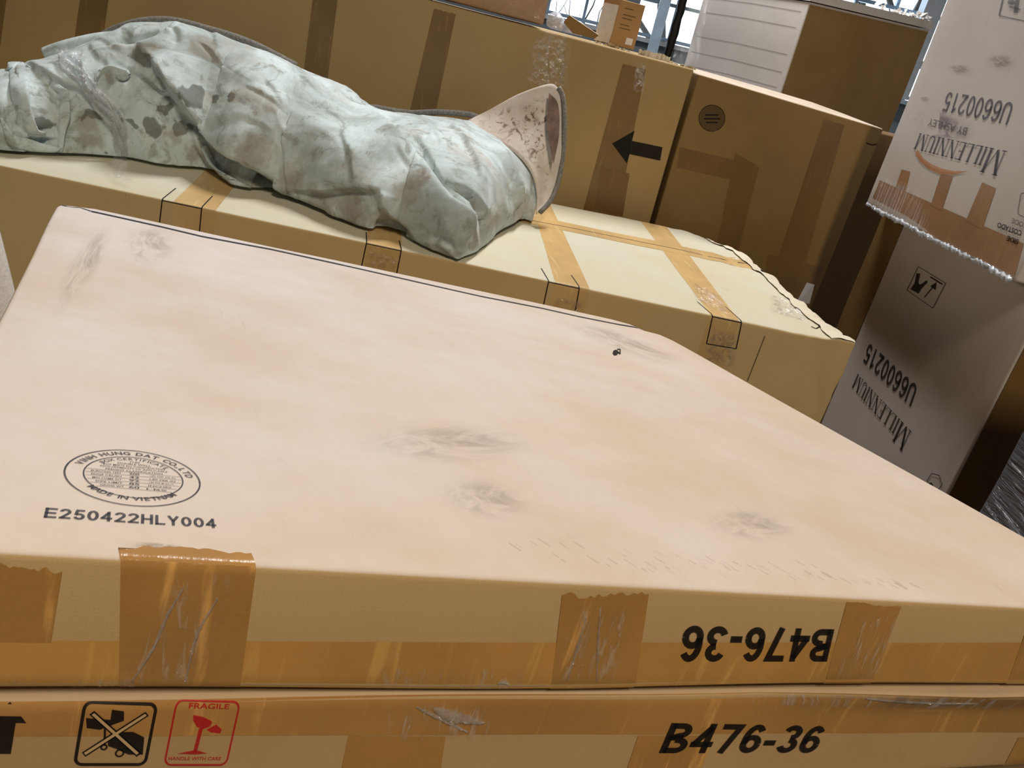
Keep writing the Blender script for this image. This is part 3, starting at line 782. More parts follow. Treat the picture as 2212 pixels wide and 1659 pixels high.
tape(lid, 'packing_tape', [('front', (0.7325, 0.0000), (0.7944, 0.0007), (0.7856, 0.0922), (0.7145, 0.0925), 't')], M['tape_edge'], off=.0011, rag=.002, cell=.008, seed=7)
tape(lid, 'packing_tape', [('front', (1.0013, 0.0000), (1.1405, 0.0000), (1.1194, 0.0803), (0.9853, 0.0693), 't')], M['tape_edge'], off=.0011, rag=.003, cell=.008, seed=8)
strips(lid, 'edge_line', [('top', [(0.0005, 1.1190), (0.0140, 1.0895), (0.0232, 1.0860), (0.0324, 1.0973), (0.0516, 1.0810)], .006), ('top', [(0.0516, 1.0810), (0.1638, 1.0764), (0.2277, 1.0682), (0.3506, 1.0855), (0.4838, 1.0773)], .0125), ('top', [(0.4838, 1.0773), (0.7671, 1.0562), (0.9131, 1.0649), (0.9958, 1.0603), (1.1084, 1.0683), (1.1847, 1.0889)], .011)], M['ink_line'], off=.0012, label='dark line printed along the far edge')
decal(lid, 'printed_code', sans_word('B476-36', .185), 'front', (0.7135, 0.0653), (0.5452, 0.0645), (0.7219, 0.0284), M['ink'], off=.0016, label='upside-down black code B476-36')
# round certificate
_s = [ring(0, 0, 1.0, .028, 72), ring(0, 0, .735, .022, 64)]
_s += arc_text('VINH HUNG DAT CO.,LTD', .80, .12, math.radians(158), math.radians(14), .03, 1.0)
_s += arc_text('MADE IN VIETNAM', .81, .115, math.radians(-140), math.radians(-44), .03, 1.0, inside=True)
_s += arc_text('BOX CERTIFICATE', .60, .085, math.radians(138), math.radians(42), .02, 1.0)
for tx, y, h, w in (('THIS', .50, .06, .16), ('DOUBLE WALL', .42, .06, .5), ('BOX MEETS ALL CONSTRUCTION', .335, .058, .92), ('REQUIREMENTS OF APPLICABLE', .25, .058, 1.0), ('FREIGHT CLASSIFICATION', .165, .058, .84)):
    _s.append(text_at(tx, 0, y, h, w, .01))
for k, (a, m, c) in enumerate((('BURSTING TEST', '200', 'LBS PER SQ IN'), ('EDGE CRUSH', '42', 'LBS PER IN'), ('MIN COMB WT', '92', 'LBS PER M SQ FT'), ('SIZE LIMIT', '85', 'INCHES'), ('GROSS WT', '60', 'LBS'))):
    y = .055 - k * .118; hw = math.sqrt(.70 ** 2 - (y - .03) ** 2)
    _s += [text_at(a, -hw * .58, y, .056, hw * .62, .01), text_at(m, 0, y, .075, .15, .02), text_at(c, hw * .60, y, .05, hw * .55, .01), bar(-hw, y - .025, hw, y - .025, .010)]
_s.append(bar(-.69, .145, .69, .145, .010))
decal(lid, 'certificate_stamp', _s, 'top', (.1228 - .0445, .1075 - .0425), (.1228 + .0452, .1075 - .0425), (.1228 - .0445, .1075 + .0435), M['ink_blue'], label='round navy box certificate stamp')
decal(lid, 'printed_code', sans_word('E250422HLY004', .17, .58, .11), 'top', (0.0720, 0.0416), (0.1744, 0.0439), (0.0722, 0.0545), M['ink_blue'], label='navy code E250422HLY004')
decal(lid, 'scuff_mark', [disc(.35, .4, .35, 7), bar(.5, .55, .95, .3, .18), bar(.9, .3, .8, .85, .14), bar(.45, .8, .8, .85, .14)], 'top', (0.9061, 0.7596), (0.9269, 0.7647), (0.9466, 0.8220), M['dark'], label='small dark torn nick')
for q in ([(0.2693, 0.1580), (0.5086, 0.2144), (0.3216, 0.2840)], [(0.3405, 0.0838), (0.4415, 0.0757), (0.3726, 0.1827)], [(0.0859, 0.7295), (0.1730, 0.7239), (0.1110, 1.1013)], [(0.0250, 0.4190), (0.0677, 0.4626), (0.0576, 0.9893)], [(0.8639, 0.8106), (1.1116, 0.7018), (0.9072, 1.0853)], [(0.6007, 0.0816), (0.7461, 0.0829), (0.6677, 0.1746)]):
    decal(lid, 'grey_smudge', [disc(.5, .5, .5, 24)], 'top', *q, M['grime'], off=.0008, local=True)
decal(lid, 'tape_residue', [disc(.5, .5, .5, 24)], 'top', (0.1147, 0.0088), (0.1557, 0.0094), (0.1170, 0.0219), M['residue'], off=.0010, local=True, label='grey brown tape residue')
rs = random.Random(12); _ln = []
_a, _b2 = np.array((0.4021, 0.0189)), np.array((0.8433, 0.0173))
for _i in range(70):
    t_ = rs.random() ** .8; p = _a * (1 - t_) + _b2 * t_ + np.array([rs.uniform(-.01, .01), rs.uniform(.002, .035) if t_ < .8 else rs.uniform(.001, .014)]); l_ = rs.uniform(.004, .013)
    _ln.append(('top', [tuple(p), tuple(p + np.array([-.45 * l_, .9 * l_]))], rs.uniform(.0005, .0011)))
M['scratch'] = smudge('scratch_grey', (122, 108, 96), .6, 3)
M['scratch_line'] = ink('scratch_line', (176, 158, 142), .55)
strips(lid, 'scratch_marks', _ln, M['scratch_line'], off=.0009, label='short slanting scratches along the near edge')
tape(lid, 'clear_film', [('front', (0.1233, 0.0000), (0.1761, 0.0000), (0.1861, 0.0960), (0.1490, 0.0942))], M['patch_v'], off=.0022, cell=.006, label='creased clear film over the tape', local=True)
# ragged lower edge of the wrap
for q in ([(0.0483, 0.0000), (0.1478, 0.0000), (0.1465, 0.0104), (0.0478, 0.0109)], [(0.2862, 0.0000), (0.4407, 0.0022), (0.4334, 0.0226), (0.2811, 0.0219)], [(0.4349, 0.0058), (0.5013, 0.0025), (0.4931, 0.0834), (0.4291, 0.0847)], [(0.7395, 0.0003), (0.8076, 0.0000), (0.7879, 0.0913), (0.7222, 0.0909)]):
    tape(lid, 'clear_film', [('front', *q)], M['patch_v'], off=.0024, cell=.008, local=True)

tape(low, 'packing_tape', [('front', (0.0146, 0.0850), (1.2141, 0.0455), (1.2019, 0.1120), (0.0125, 0.1120))], M['tape_low'], rag=.003, cell=.012, label='tape running along the upper half of the front')
for pts in ([(0.2848, 0.0410), (0.3654, 0.0360), (0.3604, 0.0721), (0.2830, 0.0759)], [(0.5427, 0.0277), (0.6264, 0.0227), (0.6244, 0.0632), (0.5408, 0.0665)], [(1.0729, 0.0003), (1.2124, 0.0020), (1.2141, 0.0398), (1.0718, 0.0435)]):
    tape(low, 'packing_tape', [('front', *pts)], M['tape_edge'], off=.0011, cell=.01, rag=.003)
decal(low, 'printed_code', sans_word('B476-36', .185), 'front', (0.5696, 0.0458), (0.7615, 0.0356), (0.5709, 0.0794), M['ink'], off=.0018, label='slanted black code B476-36')
_nf = [(0.1051, 0.0589), (0.1494, 0.0564), (0.1050, 0.1120)]
def z2(x, y, x0=470, wd=470, sl=70):
    v = (1500 - y) / 450; return ((x - (x0 + sl * v)) / wd, v)
def pz(*p, **k): return poly(*[z2(*q, **k) for q in p])
def bz(a, b, w, **k): return bar(*z2(*a, **k), *z2(*b, **k), w)
_sh = [frame(0, 0, 1, 1, .045, .12), pz((555, 1165), (705, 1175), (715, 1100), (790, 1110), (790, 1180), (700, 1220), (640, 1250), (558, 1238)),
       pz((690, 1330), (750, 1265), (850, 1262), (922, 1300), (915, 1420), (820, 1420), (740, 1380), (690, 1362)), bz((672, 1230), (668, 1360), .03), bz((590, 1125), (890, 1422), .085), bz((938, 1125), (538, 1422), .085)]
for x, y, r in ((665, 1370, .05), (765, 1410, .065)):
    c = z2(x, y); _sh.append(ring(c[0], c[1], r, .025, 20))
decal(low, 'no_trolley_symbol', _sh, 'front', *_nf, M['ink'], off=.0018, fit=False, label='black crossed-out hand trolley symbol')
M['ink_tan'] = ink('tan_ink', (196, 164, 120))
decal(low, 'cross_fill', [bz((598, 1133), (882, 1414), .042), bz((930, 1131), (546, 1416), .042)], 'front', *_nf, M['ink_tan'], off=.0022, fit=False, label='tan strokes of the cross')
_fr = [(0.1599, 0.0558), (0.2017, 0.0533), (0.1596, 0.1120)]; k = dict(x0=1053, wd=412, sl=80)
_sh = [frame(0, 0, 1, 1, .03, .12), pz((1240, 1150), (1300, 1160), (1362, 1195), (1350, 1228), (1300, 1252), (1262, 1232), (1240, 1190), **k), pz((1326, 1252), (1388, 1215), (1424, 1250), (1415, 1277), (1352, 1272), **k),
       bz((1290, 1245), (1255, 1402), .06, **k), pz((1140, 1418), (1232, 1396), (1275, 1396), (1335, 1414), (1255, 1422), **k)]
v, f = text_at('FRAGILE', .52, .88, .075, .62, .02); _sh.append((v, f)); v, f = text_at('HANDLE WITH CARE', .47, .085, .055, .82, .02); _sh.append((v, f))
decal(low, 'fragile_symbol', _sh, 'front', *_fr, M['ink_red'], off=.0018, fit=False, label='red broken wine glass symbol in a rounded frame')
decal(low, 'up_arrow', [poly((.5, 1), (0, .6), (.27, .6), (.27, 0), (.73, 0), (.73, .6), (1, .6))], 'front', (0.0535, 0.0709), (0.0750, 0.0700), (0.0541, 0.1120), M['ink'], off=.0018, label='black upward arrow')
def film_fold(parent, face, pts, r, seed, label=None):
    b = BOX[parent['_key']]; rs = random.Random(seed); P = curve_pts([b.F(face, [p], .001)[0] for p in pts], 40)
    rr = [max(.0006, r * math.sin(math.pi * (i + .5) / 40) ** .6 * rs.uniform(.75, 1.2)) for i in range(40)]; v, f = tube(P, rr, 10); o = mesh_obj('film_fold', v, f, M['strand'], parent)
    if label: o['label'] = label
film_fold(low, 'front', [(0.3428, 0.0998), (0.3556, 0.0943), (0.3703, 0.0895), (0.3894, 0.0844)], .0045, 1, 'raised fold of clear film catching the light')
film_fold(low, 'front', [(0.3296, 0.1009), (0.3510, 0.0900), (0.3780, 0.0758)], .0016, 2)
tape(low, 'clear_film', [('front', (0.3088, 0.0677), (0.4196, 0.0651), (0.3971, 0.1062), (0.2925, 0.1075))], M['patch_v'], off=.0024, cell=.006, local=True, label='smoky crumpled clear film')
tape(low, 'clear_film', [('front', (0.6202, 0.0982), (1.0797, 0.0798), (1.0454, 0.1120), (0.6169, 0.1120))], M['patch'], off=.0030, cell=.006, local=True)
wrinkled(low, 'front', [(0.8066, 0.0932), (0.9574, 0.0862), (0.9335, 0.1120), (0.7963, 0.1120)], seed=17)

film_fold(low, 'front', [(0.7917, 0.1056), (0.8315, 0.1027), (0.8802, 0.0998), (0.9591, 0.0980)], .0014, 5)
film_fold(lid, 'front', [(0.3919, 0.0076), (0.3953, 0.0097), (0.4012, 0.0072)], .0014, 6)
film_fold(lid, 'front', [(0.1347, 0.0074), (0.1433, 0.0329), (0.1478, 0.0577), (0.1541, 0.0783)], .0011, 7)
film_fold(lid, 'front', [(0.1665, 0.0076), (0.1678, 0.0443), (0.1758, 0.0725)], .0011, 8)
film_fold(lid, 'front', [(0.4521, 0.0107), (0.4506, 0.0394), (0.4489, 0.0689)], .0010, 9)
film_fold(lid, 'front', [(0.4796, 0.0096), (0.4682, 0.0438), (0.4588, 0.0777)], .0010, 10)
# ---------------------------------------------------------------- long cream carton
lng = box_obj('long_carton', 'long', M['long'], seg=.06, fine={0: (2.15, .012), 1: (.02, .02), 2: (.85, .02)}, label='long cream carton lying behind the flat cartons, right end crushed')
Lx, Ly, Lz = BOX['long'].L
_t = [[(0.8446, 0.0000), (0.9433, 0.0000), (0.8954, 0.0875), (0.7980, 0.0725)], [(1.3048, 0.0000), (1.3910, 0.0000)], [(1.7745, 0.0000), (1.8636, 0.0000), (1.9229, 0.7134), (1.8526, 0.7198)], [(2.1773, 0.0000), (2.2544, 0.0000), (2.3466, 0.7058), (2.2526, 0.6939)]]
_u = [(p[0][0], p[1][0]) for p in _t]
_off = .0007
for i, (a, b) in enumerate(_u):
    if i < 2: a2, b2 = a, b
    else: b2, a2 = _t[i][2][0], _t[i][3][0]
    tape(lng, 'packing_tape', [('top', (a, .002), (b, .002), (b2, Ly - .004), (a2, Ly - .004)), ('front', (a, Lz - (.16 if i == 3 else .11)), (b, Lz - (.16 if i == 3 else .11)), (b, Lz - .001), (a, Lz - .001), 'b')], M['tape_long'], rag=.004, cell=.005, seed=i)
_c = [(1.8111, 0.4429), (2.5436, 0.4628), (2.5603, 0.5395), (1.8358, 0.5637)]
_sv = (_c[0][1] + _c[3][1]) / 2
tape(lng, 'packing_tape', [('top', (.02, _c[0][1]), (_c[1][0], _c[1][1]), (_c[2][0], _c[2][1]), (.02, _c[3][1]))], M['tape_long'], off=.0011, cell=.02, rag=.003, label='tan tape along the seam of the top flaps')
strips(lng, 'flap_seam', [('top', [(.02, _sv), (1.8217, 0.4950), (2.1164, 0.5033), (2.3453, 0.4981), (2.5579, 0.4956)])], M['dark'], w=.0035, off=.0014, label='dark seam between the two top flaps')
_m = [[(0.8223, 0.1079), (0.8185, 0.0000), (0.9130, 0.1064), (0.9105, 0.0000), (0.8187, 1.0561), (0.8139, 0.9999), (0.9107, 1.0560), (0.9081, 0.9974)],
      [(1.3017, 0.0780), (1.3046, 0.0000), (1.3850, 0.0650), (1.3897, 0.0000), (1.3041, 1.0459), (1.3004, 0.9947), (1.3893, 1.0457), (1.3874, 0.9958)],
      [(1.7550, 0.0800), (1.7582, 0.0000), (1.8332, 0.0737), (1.8365, 0.0000), (1.7583, 1.0470), (1.7594, 0.9935), (1.8366, 1.0459), (1.8411, 0.9915)],
      [(2.1730, 0.0735), (2.1837, 0.0000), (2.2536, 0.0798), (2.2606, 0.0000), (2.1846, 1.0430), (2.1915, 0.9803), (2.2613, 1.0459), (2.2705, 0.9832)]]
for i, (a0, a1, b0, b1, c0, c1, d0, d1) in enumerate(_m):
    ln = [('top', [a0, (a1[0], 0)]), ('top', [b0, (b1[0], 0)]), ('front', [(a1[0], Lz), c1]), ('front', [(b1[0], Lz), d1]), ('front', [(a1[0], Lz - .003), (b1[0], Lz - .003)])]
    if i == 3: ln.append(('front', [c1, d1]))
    strips(lng, 'tape_guide', ln, M['ink'], w=.0030, off=.0018)
for i, q in enumerate(([(1.3059, 0.9959), (1.3911, 0.9942), (1.3908, 1.0436), (1.3066, 1.0440)], [(1.7802, 0.9854), (1.8670, 0.9842), (1.8659, 1.0282), (1.7738, 1.0251)], [(2.1941, 0.9149), (2.2904, 0.9224), (2.2646, 1.0319), (2.1846, 1.0350)])):
    wrinkled(lng, 'front', q, seed=40 + i, label='wrinkled clear tape with bright glints')
wrinkled(lng, 'top', [(2.1594, 0.0588), (2.2490, 0.0000), (2.2804, 0.1589), (2.2199, 0.2544)], seed=81)
wrinkled(lng, 'top', [(2.3724, 0.0906), (2.4876, 0.0669), (2.5575, 0.2240), (2.4771, 0.2786)], seed=46)
decal(lng, 'torn_hole', [poly((2.5558, 0.4984), (2.5398, 0.4183), (2.5545, 0.4078), (2.5603, 0.3830), (2.5603, 0.3861), (2.5425, 0.3977), (2.5406, 0.4174))], 'top', (0, 0), (1, 0), (0, 1), M['dark'], off=.0025, fit=False, label='dark tear at the end of the seam')
decal(lng, 'torn_hole', [poly((2.5010, 0.0000), (2.5186, 0.0000), (2.5335, 0.0000), (2.5485, 0.0000), (2.5213, 0.0000))], 'top', (0, 0), (1, 0), (0, 1), M['dark'], off=.004, fit=False, label='dark hole at the buckled corner')
strips(lng, 'crease', [('top', [(2.4830, 0.0638), (2.4915, 0.0548), (2.5603, 0.1143)], .003), ('top', [(2.4940, 0.0552), (2.5444, 0.1288), (2.5566, 0.1438)], .0025)], M['dark'], off=.003)
strips(lng, 'crease', [('front', [(2.3305, 1.0352), (2.3294, 0.9386), (2.3286, 0.8990)], .003)], M['ink_faint'], off=.002)

_n1, _n2 = 70, 9
_pv, _pf, _ps = quad_grid((Lx - .055, .0), (Lx - .001, .0), (Lx - .001, Ly - .01), (Lx - .035, Ly - .01), _n2, _n1)
_w = wave(np.c_[_pv, np.zeros(len(_pv))], 81, 16); _pv[:, 0] += (.010 * wave(np.c_[_pv, np.zeros(len(_pv))], 82, 9)) * (_ps[:, 0] < .05)
_W = BOX['long'].F('top', np.clip(_pv, 0, [Lx, Ly]), .002); _W[:, 2] += .0035 * np.abs(_w) * np.sin(_ps[:, 0] * math.pi) + .002; _W[:, 0] += .006 * wave(_W, 83, 12) * _ps[:, 0]
mesh_obj('crumpled_edge', _W, _pf, M['inner'], lng, _pv, smooth=False)['label'] = 'crumpled whitish paper along the crushed end'
_k = BOX['long'].F('top', [(Lx - .004, .26)], 0)[0]
mesh_obj('film_tuft', [_k, _k + A3(.05, .04, -.01), _k + A3(.05, .06, .045), _k + A3(.02, .04, .05)], [(0, 1, 2), (0, 2, 3)], M['film_white'], lng, smooth=False)
# ---------------------------------------------------------------- tall cartons behind
ba = box_obj('tall_carton', 'back_a', M['back'], seg=.12, label='tall brown carton behind the blanket with a black arrow pointing left')
bb = box_obj('tall_carton', 'back_b', M['back2'], seg=.10, label='tall dull brown carton with a dark round mark, right of the arrow carton')
for q in ([(1.3711, 1.2457), (1.4496, 1.2495), (1.4529, 1.5492), (1.3779, 1.5444)], [(1.7199, 1.2353), (1.8040, 1.2398), (1.8168, 1.5897), (1.7467, 1.5877)], [(2.3580, 1.0520), (2.4833, 1.0536), (2.4442, 1.5723), (2.3664, 1.5709)], [(0.3236, 1.0052), (0.4151, 1.0047), (0.4823, 1.3899), (0.4002, 1.3895)], [(0.6524, 1.1367), (0.7376, 1.1352), (0.7771, 1.4339), (0.6954, 1.4338)]):
    tape(ba, 'packing_tape', [('front', *q, 't')], M['tape_back'], rag=.004, cell=.03)
tape(ba, 'packing_tape', [('front', (2.3948, 1.0906), (2.4992, 1.0878), (2.4829, 1.2372), (2.3812, 1.2376))], M['tape_back2'], off=.0012)
_a = [(2.3982, 1.3204), (2.4613, 1.3787), (2.4612, 1.3445), (2.5677, 1.3477), (2.5727, 1.3030), (2.4654, 1.3001), (2.4645, 1.2682)]
decal(ba, 'left_arrow', [poly(*_a)], 'front', (0, 0), (1, 0), (0, 1), M['ink'], off=.0018, fit=False, label='black arrow pointing left')
wrinkled(ba, 'front', [(2.0693, 1.4243), (2.2142, 1.4365), (2.1957, 1.6051), (2.0619, 1.5938)], seed=67, label='wrinkled clear tape with a curl of glints')
wrinkled(ba, 'front', [(2.0882, 1.5778), (2.1790, 1.5800), (2.1748, 1.6088), (2.0909, 1.6088)], seed=23)
wrinkled(ba, 'front', [(2.4196, 1.4929), (2.4621, 1.4941), (2.4437, 1.6011), (2.4006, 1.5993)], seed=29)
# torn top flaps
def ragged_flap(name, pts, nrm, parent, mat, seed, th=.004, label=None):
    P = curve_pts(pts, 26); rs = random.Random(seed); n = np.array(nrm, float); top = P + n[None] * np.clip(.8 + np.cumsum([rs.uniform(-.22, .22) for _ in P]), .25, 1.15)[:, None]
    top[:, 1] += np.array([rs.uniform(-.01, .01) for _ in P]); bk = np.array([0, th, 0]); V = np.concatenate([P, top, P + bk, top + bk]); k = len(P); Fc = []
    for i in range(k - 1): Fc += [(i, i + 1, k + i + 1, k + i), (2 * k + i + 1, 2 * k + i, 3 * k + i, 3 * k + i + 1), (k + i, k + i + 1, 3 * k + i + 1, 3 * k + i), (i + 1, i, 2 * k + i, 2 * k + i + 1)]
    Fc += [(0, k, 3 * k, 2 * k), (k - 1, 3 * k - 1, 4 * k - 1, 2 * k - 1)]
    o = mesh_obj(name, V, Fc, mat, parent, uvs=V[:, [0, 2]], smooth=False)
    if label: o['label'] = label
    return o
ragged_flap('torn_flap', [(0.0453, 2.9000, 1.5912), (0.0822, 2.9000, 1.5878), (0.1258, 2.9000, 1.5830)], (0, -.01, .012), ba, M['inner'], 1)
ragged_flap('torn_flap', [(0.1507, 2.9200, 1.5867), (0.2013, 2.9200, 1.5862), (0.2577, 2.9200, 1.5871)], (0, -.010, .017), ba, M['foam'], 2)
ragged_flap('torn_flap', [(0.2472, 2.9000, 1.5854), (0.3026, 2.9000, 1.5832), (0.3470, 2.9000, 1.5815)], (0, -.008, .010), ba, M['inner'], 3)
ragged_flap('torn_flap', [(0.0040, 2.9300, 1.5875), (0.0275, 2.9300, 1.5883), (0.0562, 2.9300, 1.5874)], (0, -.01, .022), ba, M['inner'], 4)

for q in ([(0.4918, 0.9321), (0.6067, 0.9391), (0.5444, 1.5406), (0.4655, 1.5402)], [(0.2495, 1.0128), (0.3345, 1.0146), (0.3024, 1.3360), (0.2032, 1.3592)]):
    tape(bb, 'packing_tape', [('front', *q, 't')], M['tape_back2'], rag=.004, cell=.03)
tape(bb, 'packing_tape', [('front', (0.0192, 1.2636), (0.2555, 1.2727), (0.2532, 1.3367), (0.0081, 1.3297))], M['tape_back2'], off=.0012)
tape(bb, 'packing_tape', [('front', (0.4828, 0.8555), (0.6869, 0.8729), (0.6869, 1.0500), (0.4467, 1.0492))], M['tape_back2'], off=.0013)
_c0 = [(0.0562, 1.3939), (0.1451, 1.4163), (0.0293, 1.4744)]
decal(bb, 'round_mark', [disc(.5, .5, .46, 32)], 'front', *_c0, M['ink_faint'], off=.0015, fit=False, label='dark round stamp')
decal(bb, 'round_ring', [ring(.5, .5, .50, .03, 40), bar(.25, .62, .75, .62, .05), bar(.2, .48, .8, .48, .05), bar(.28, .34, .72, .34, .05)], 'front', *_c0, M['ink'], off=.0018, fit=False)
strips(bb, 'scratch', [('front', [(0.6440, 1.5047), (0.6661, 1.5039), (0.6869, 1.5116)], .004)], M['ink'], off=.0015)

gap_blocker = box_obj('carton', 'gap', M['gap'], seg=.2, label='added brown carton keeping the gap left of the right stack dark')  # added, unseen carton blocking light and view through the gap
# pale carton further back, a white sheet on it
pc = box_obj('tall_carton', 'pale', M['pale'], seg=.2, label='pale pinkish carton standing beyond the dull brown one, lined with creases')
b = BOX['pale']
strips(pc, 'crease', [('front', [(.03, h), (.35, h + .006), (.70, h + .002)], .003) for h in (1.93, 1.86, 1.74, 1.66, 1.59, 1.53)], M['crease'], off=.002)  # grey lines paint the shadows in the creases
tape(pc, 'side_panel', [('right', (.008, .0), (b.L[1] - .006, .0), (b.L[1] - .006, b.L[2] - .01), (.008, b.L[2] - .01))], M['pside'], off=.001, cell=.2, label='side of the carton, its shade painted brown')  # shade of this side is put into the brown colour
fs = [np.array(p) for p in (b.c[1][0], b.c[1][1], b.c[1][2], b.c[1][3])]
ctr = sum(fs) / 4; fs2 = [ctr + (p - ctr) * 1.01 + np.array([0, 0, .004]) for p in fs]; fs3 = [p + np.array([0, 0, .035]) for p in fs2]
o = mesh_obj('foam_sheet', fs2 + fs3, [(3, 2, 1, 0), (4, 5, 6, 7), (0, 1, 5, 4), (1, 2, 6, 5), (2, 3, 7, 6), (3, 0, 4, 7)], M['foam'], smooth=False, loc=ctr)
tag(o, 'white foam sheet lying on top of the pale carton', 'sheet')
rs = random.Random(5); V, Fc = [], []
for i in range(46):
    t = rs.uniform(.55, .98); p = fs3[1] * (1 - t) + fs3[2] * t + np.array([rs.uniform(-.03, .0), rs.uniform(0, .05), 0]); s = rs.uniform(.008, .024)
    q = [p + np.array([rs.uniform(-s, s), rs.uniform(-s, s), rs.uniform(0, s * 1.6)]) for _ in range(4)]; k = len(V); V += q; Fc += [(k, k + 1, k + 2), (k, k + 2, k + 3), (k, k + 3, k + 1), (k + 1, k + 3, k + 2)]
c = mesh_obj('torn_bits', V, Fc, M['foam'], o, smooth=False); c['kind'] = 'stuff'

# ---------------------------------------------------------------- stack on the right
sl = box_obj('carton', 'stack_low', M['stack'], seg=.08, label='shaded grey carton of the right stack, under the carton with the orange arc')
su = box_obj('carton', 'stack_up', M['stack'], seg=.05, label='pinkish carton on top of the right stack, orange arc under its lettering')
def up(q): return q
decal(su, 'printed_number', sans_word('U6600215', .13, .56, .12), 'left', (0.2979, 0.3642), (0.6324, 0.3646), (0.2869, 0.3132), M['ink_blue'], off=.0022, label='upside-down number U6600215')
decal(su, 'printed_name', serif_word('MILLENNIUM'), 'left', (0.2361, 0.2585), (0.6959, 0.2445), (0.2341, 0.1970), M['ink_blue'], off=.0022, label='upside-down serif lettering MILLENNIUM')
decal(su, 'printed_name', [text_at('BY ASHLEY', 0, 0, 1, bold=.02)], 'left', (0.4523, 0.2875), (0.6745, 0.2887), (0.4466, 0.2669), M['ink_soft'], off=.0024, label='smeared small lettering BY ASHLEY')
decal(su, 'orange_arc', [poly((0.6679, 0.2006), (0.6145, 0.1824), (0.5605, 0.1754), (0.5006, 0.1735), (0.4305, 0.1777), (0.3619, 0.1891), (0.4275, 0.1684), (0.4983, 0.1588), (0.5713, 0.1620), (0.6286, 0.1723), (0.6753, 0.1889))], 'left', (0, 0), (1, 0), (0, 1), M['ink_orange'], off=.002, fit=False, label='tapering orange arc under the lettering')
tape(su, 'packing_tape', [('left', (0.0107, 0.0126), (0.8374, 0.0000), (0.8351, 0.0826), (0.0337, 0.0835))], M['tape_stack'], cell=.02, off=.001, label='brown tape along the bottom edge')
for q in ([(0.6447, 0.0850), (0.7115, 0.0860), (0.7171, 0.1350), (0.6602, 0.1377)], [(0.4117, 0.0760), (0.4782, 0.0772), (0.4922, 0.1611), (0.4269, 0.1648)], [(0.2041, 0.0752), (0.2836, 0.0775), (0.2842, 0.1745), (0.2181, 0.1721)]):
    tape(su, 'packing_tape', [('left', *q)], M['tape_stack'], cell=.02, off=.0014)
for tx, q in (('SIDE', [(0.0537, 0.0870), (0.1002, 0.0852), (0.0518, 0.0756)]), ('COSTADO', [(0.0583, 0.1064), (0.1555, 0.1039), (0.0542, 0.0945)]), ('CODE', [(0.0491, 0.1246), (0.1118, 0.1241), (0.0457, 0.1137)])):
    decal(su, 'printed_word', [text_at(tx, 0, 0, 1, bold=.03)], 'left', *q, M['ink_soft'] if tx == 'CODE' else M['ink'], off=.0024, label='upside-down word ' + tx)
decal(su, 'printed_frame', [frame(0, 0, 1, 1, .05, .18)], 'left', (0.0232, 0.1327), (0.1025, 0.1338), (0.0452, 0.1819), M['ink_soft'], off=.0022)
decal(su, 'handling_symbol', [frame(0, 0, 1, 1, .05, .05), disc(.3, .5, .14, 12), bar(.3, .2, .3, .8, .12), bar(.6, .25, .62, .8, .10), bar(.5, .4, .78, .44, .08), disc(.75, .62, .1, 10)], 'left', (0.3287, 0.5371), (0.5373, 0.5588), (0.3561, 0.5979), M['ink_soft'], off=.0022)
decal(su, 'smear', [disc(.5, .5, .5, 24)], 'left', (0.3649, 0.2356), (0.7720, 0.2316), (0.4163, 0.3218), M['smear'], off=.0016, local=True, label='violet grey smear around the lettering')
for q in ([(0.5101, 0.4041), (0.6940, 0.4079), (0.5368, 0.4398)], [(0.3217, 0.4233), (0.4972, 0.4301), (0.3610, 0.4712)], [(0.6935, 0.3217), (0.7864, 0.3246), (0.7085, 0.3436)]):
    decal(su, 'smear', [disc(.5, .5, .5, 18)], 'left', *q, M['dirt'], off=.0018, local=True)
tape(su, 'clear_film', [('left', (0.3688, 0.0031), (0.8657, 0.0022), (0.8662, 0.1005), (0.5728, 0.1148))], M['patch'], off=.004, cell=.008, local=True)
_e = BOX['stack_up']; _pts = _e.P(np.array([[0, u, .0] for u in np.linspace(.02, _e.L[1] - .01, 160)]), .002); rs = random.Random(2)
v, f = tube(_pts + np.array([[rs.uniform(-.004, .003), 0, rs.uniform(-.004, .003)] for _ in _pts]), [.0035 + abs(rs.gauss(0, .0022)) for _ in _pts], 7)
mesh_obj('clear_film', v, f, M['film_white'], su)['label'] = 'bunched clear film along the bottom edge'
decal(sl, 'printed_number', sans_word('U6600215', .15, .58, .12), 'left', (0.3157, 0.9398), (0.6584, 0.9359), (0.3061, 0.8791), M['ink'], off=.0022, label='upside-down number U6600215')
decal(sl, 'printed_name', serif_word('MILLENNIUM'), 'left', (0.2501, 0.8287), (0.6503, 0.8321), (0.2509, 0.7631), M['ink'], off=.0022, label='upside-down serif lettering MILLENNIUM')
decal(sl, 'handling_symbol', [frame(0, 0, 1, 1, .03, .02), poly((.10, .12), (.14, .4), (.05, .75), (.16, .8), (.24, .48), (.32, .45), (.44, .72), (.5, .68), (.42, .38), (.40, .15)), bar(.62, .16, .72, .72, .035), poly((.62, .62), (.74, .86), (.82, .6)), bar(.5, .9, .92, .9, .05)], 'left', (0.5746, 1.1386), (0.4047, 1.1387), (0.5683, 1.2154), M['ink'], off=.0022, fit=False, label='square symbol of a hand and a hook')
decal(sl, 'handling_symbol', [ring(.5, .5, .5, .05, 6), disc(.3, .3, .16, 12)], 'left', (0.0852, 0.7451), (0.0211, 0.7713), (0.1073, 0.7831), M['ink'], off=.0022)
_lu = BOX['stack_low'].L
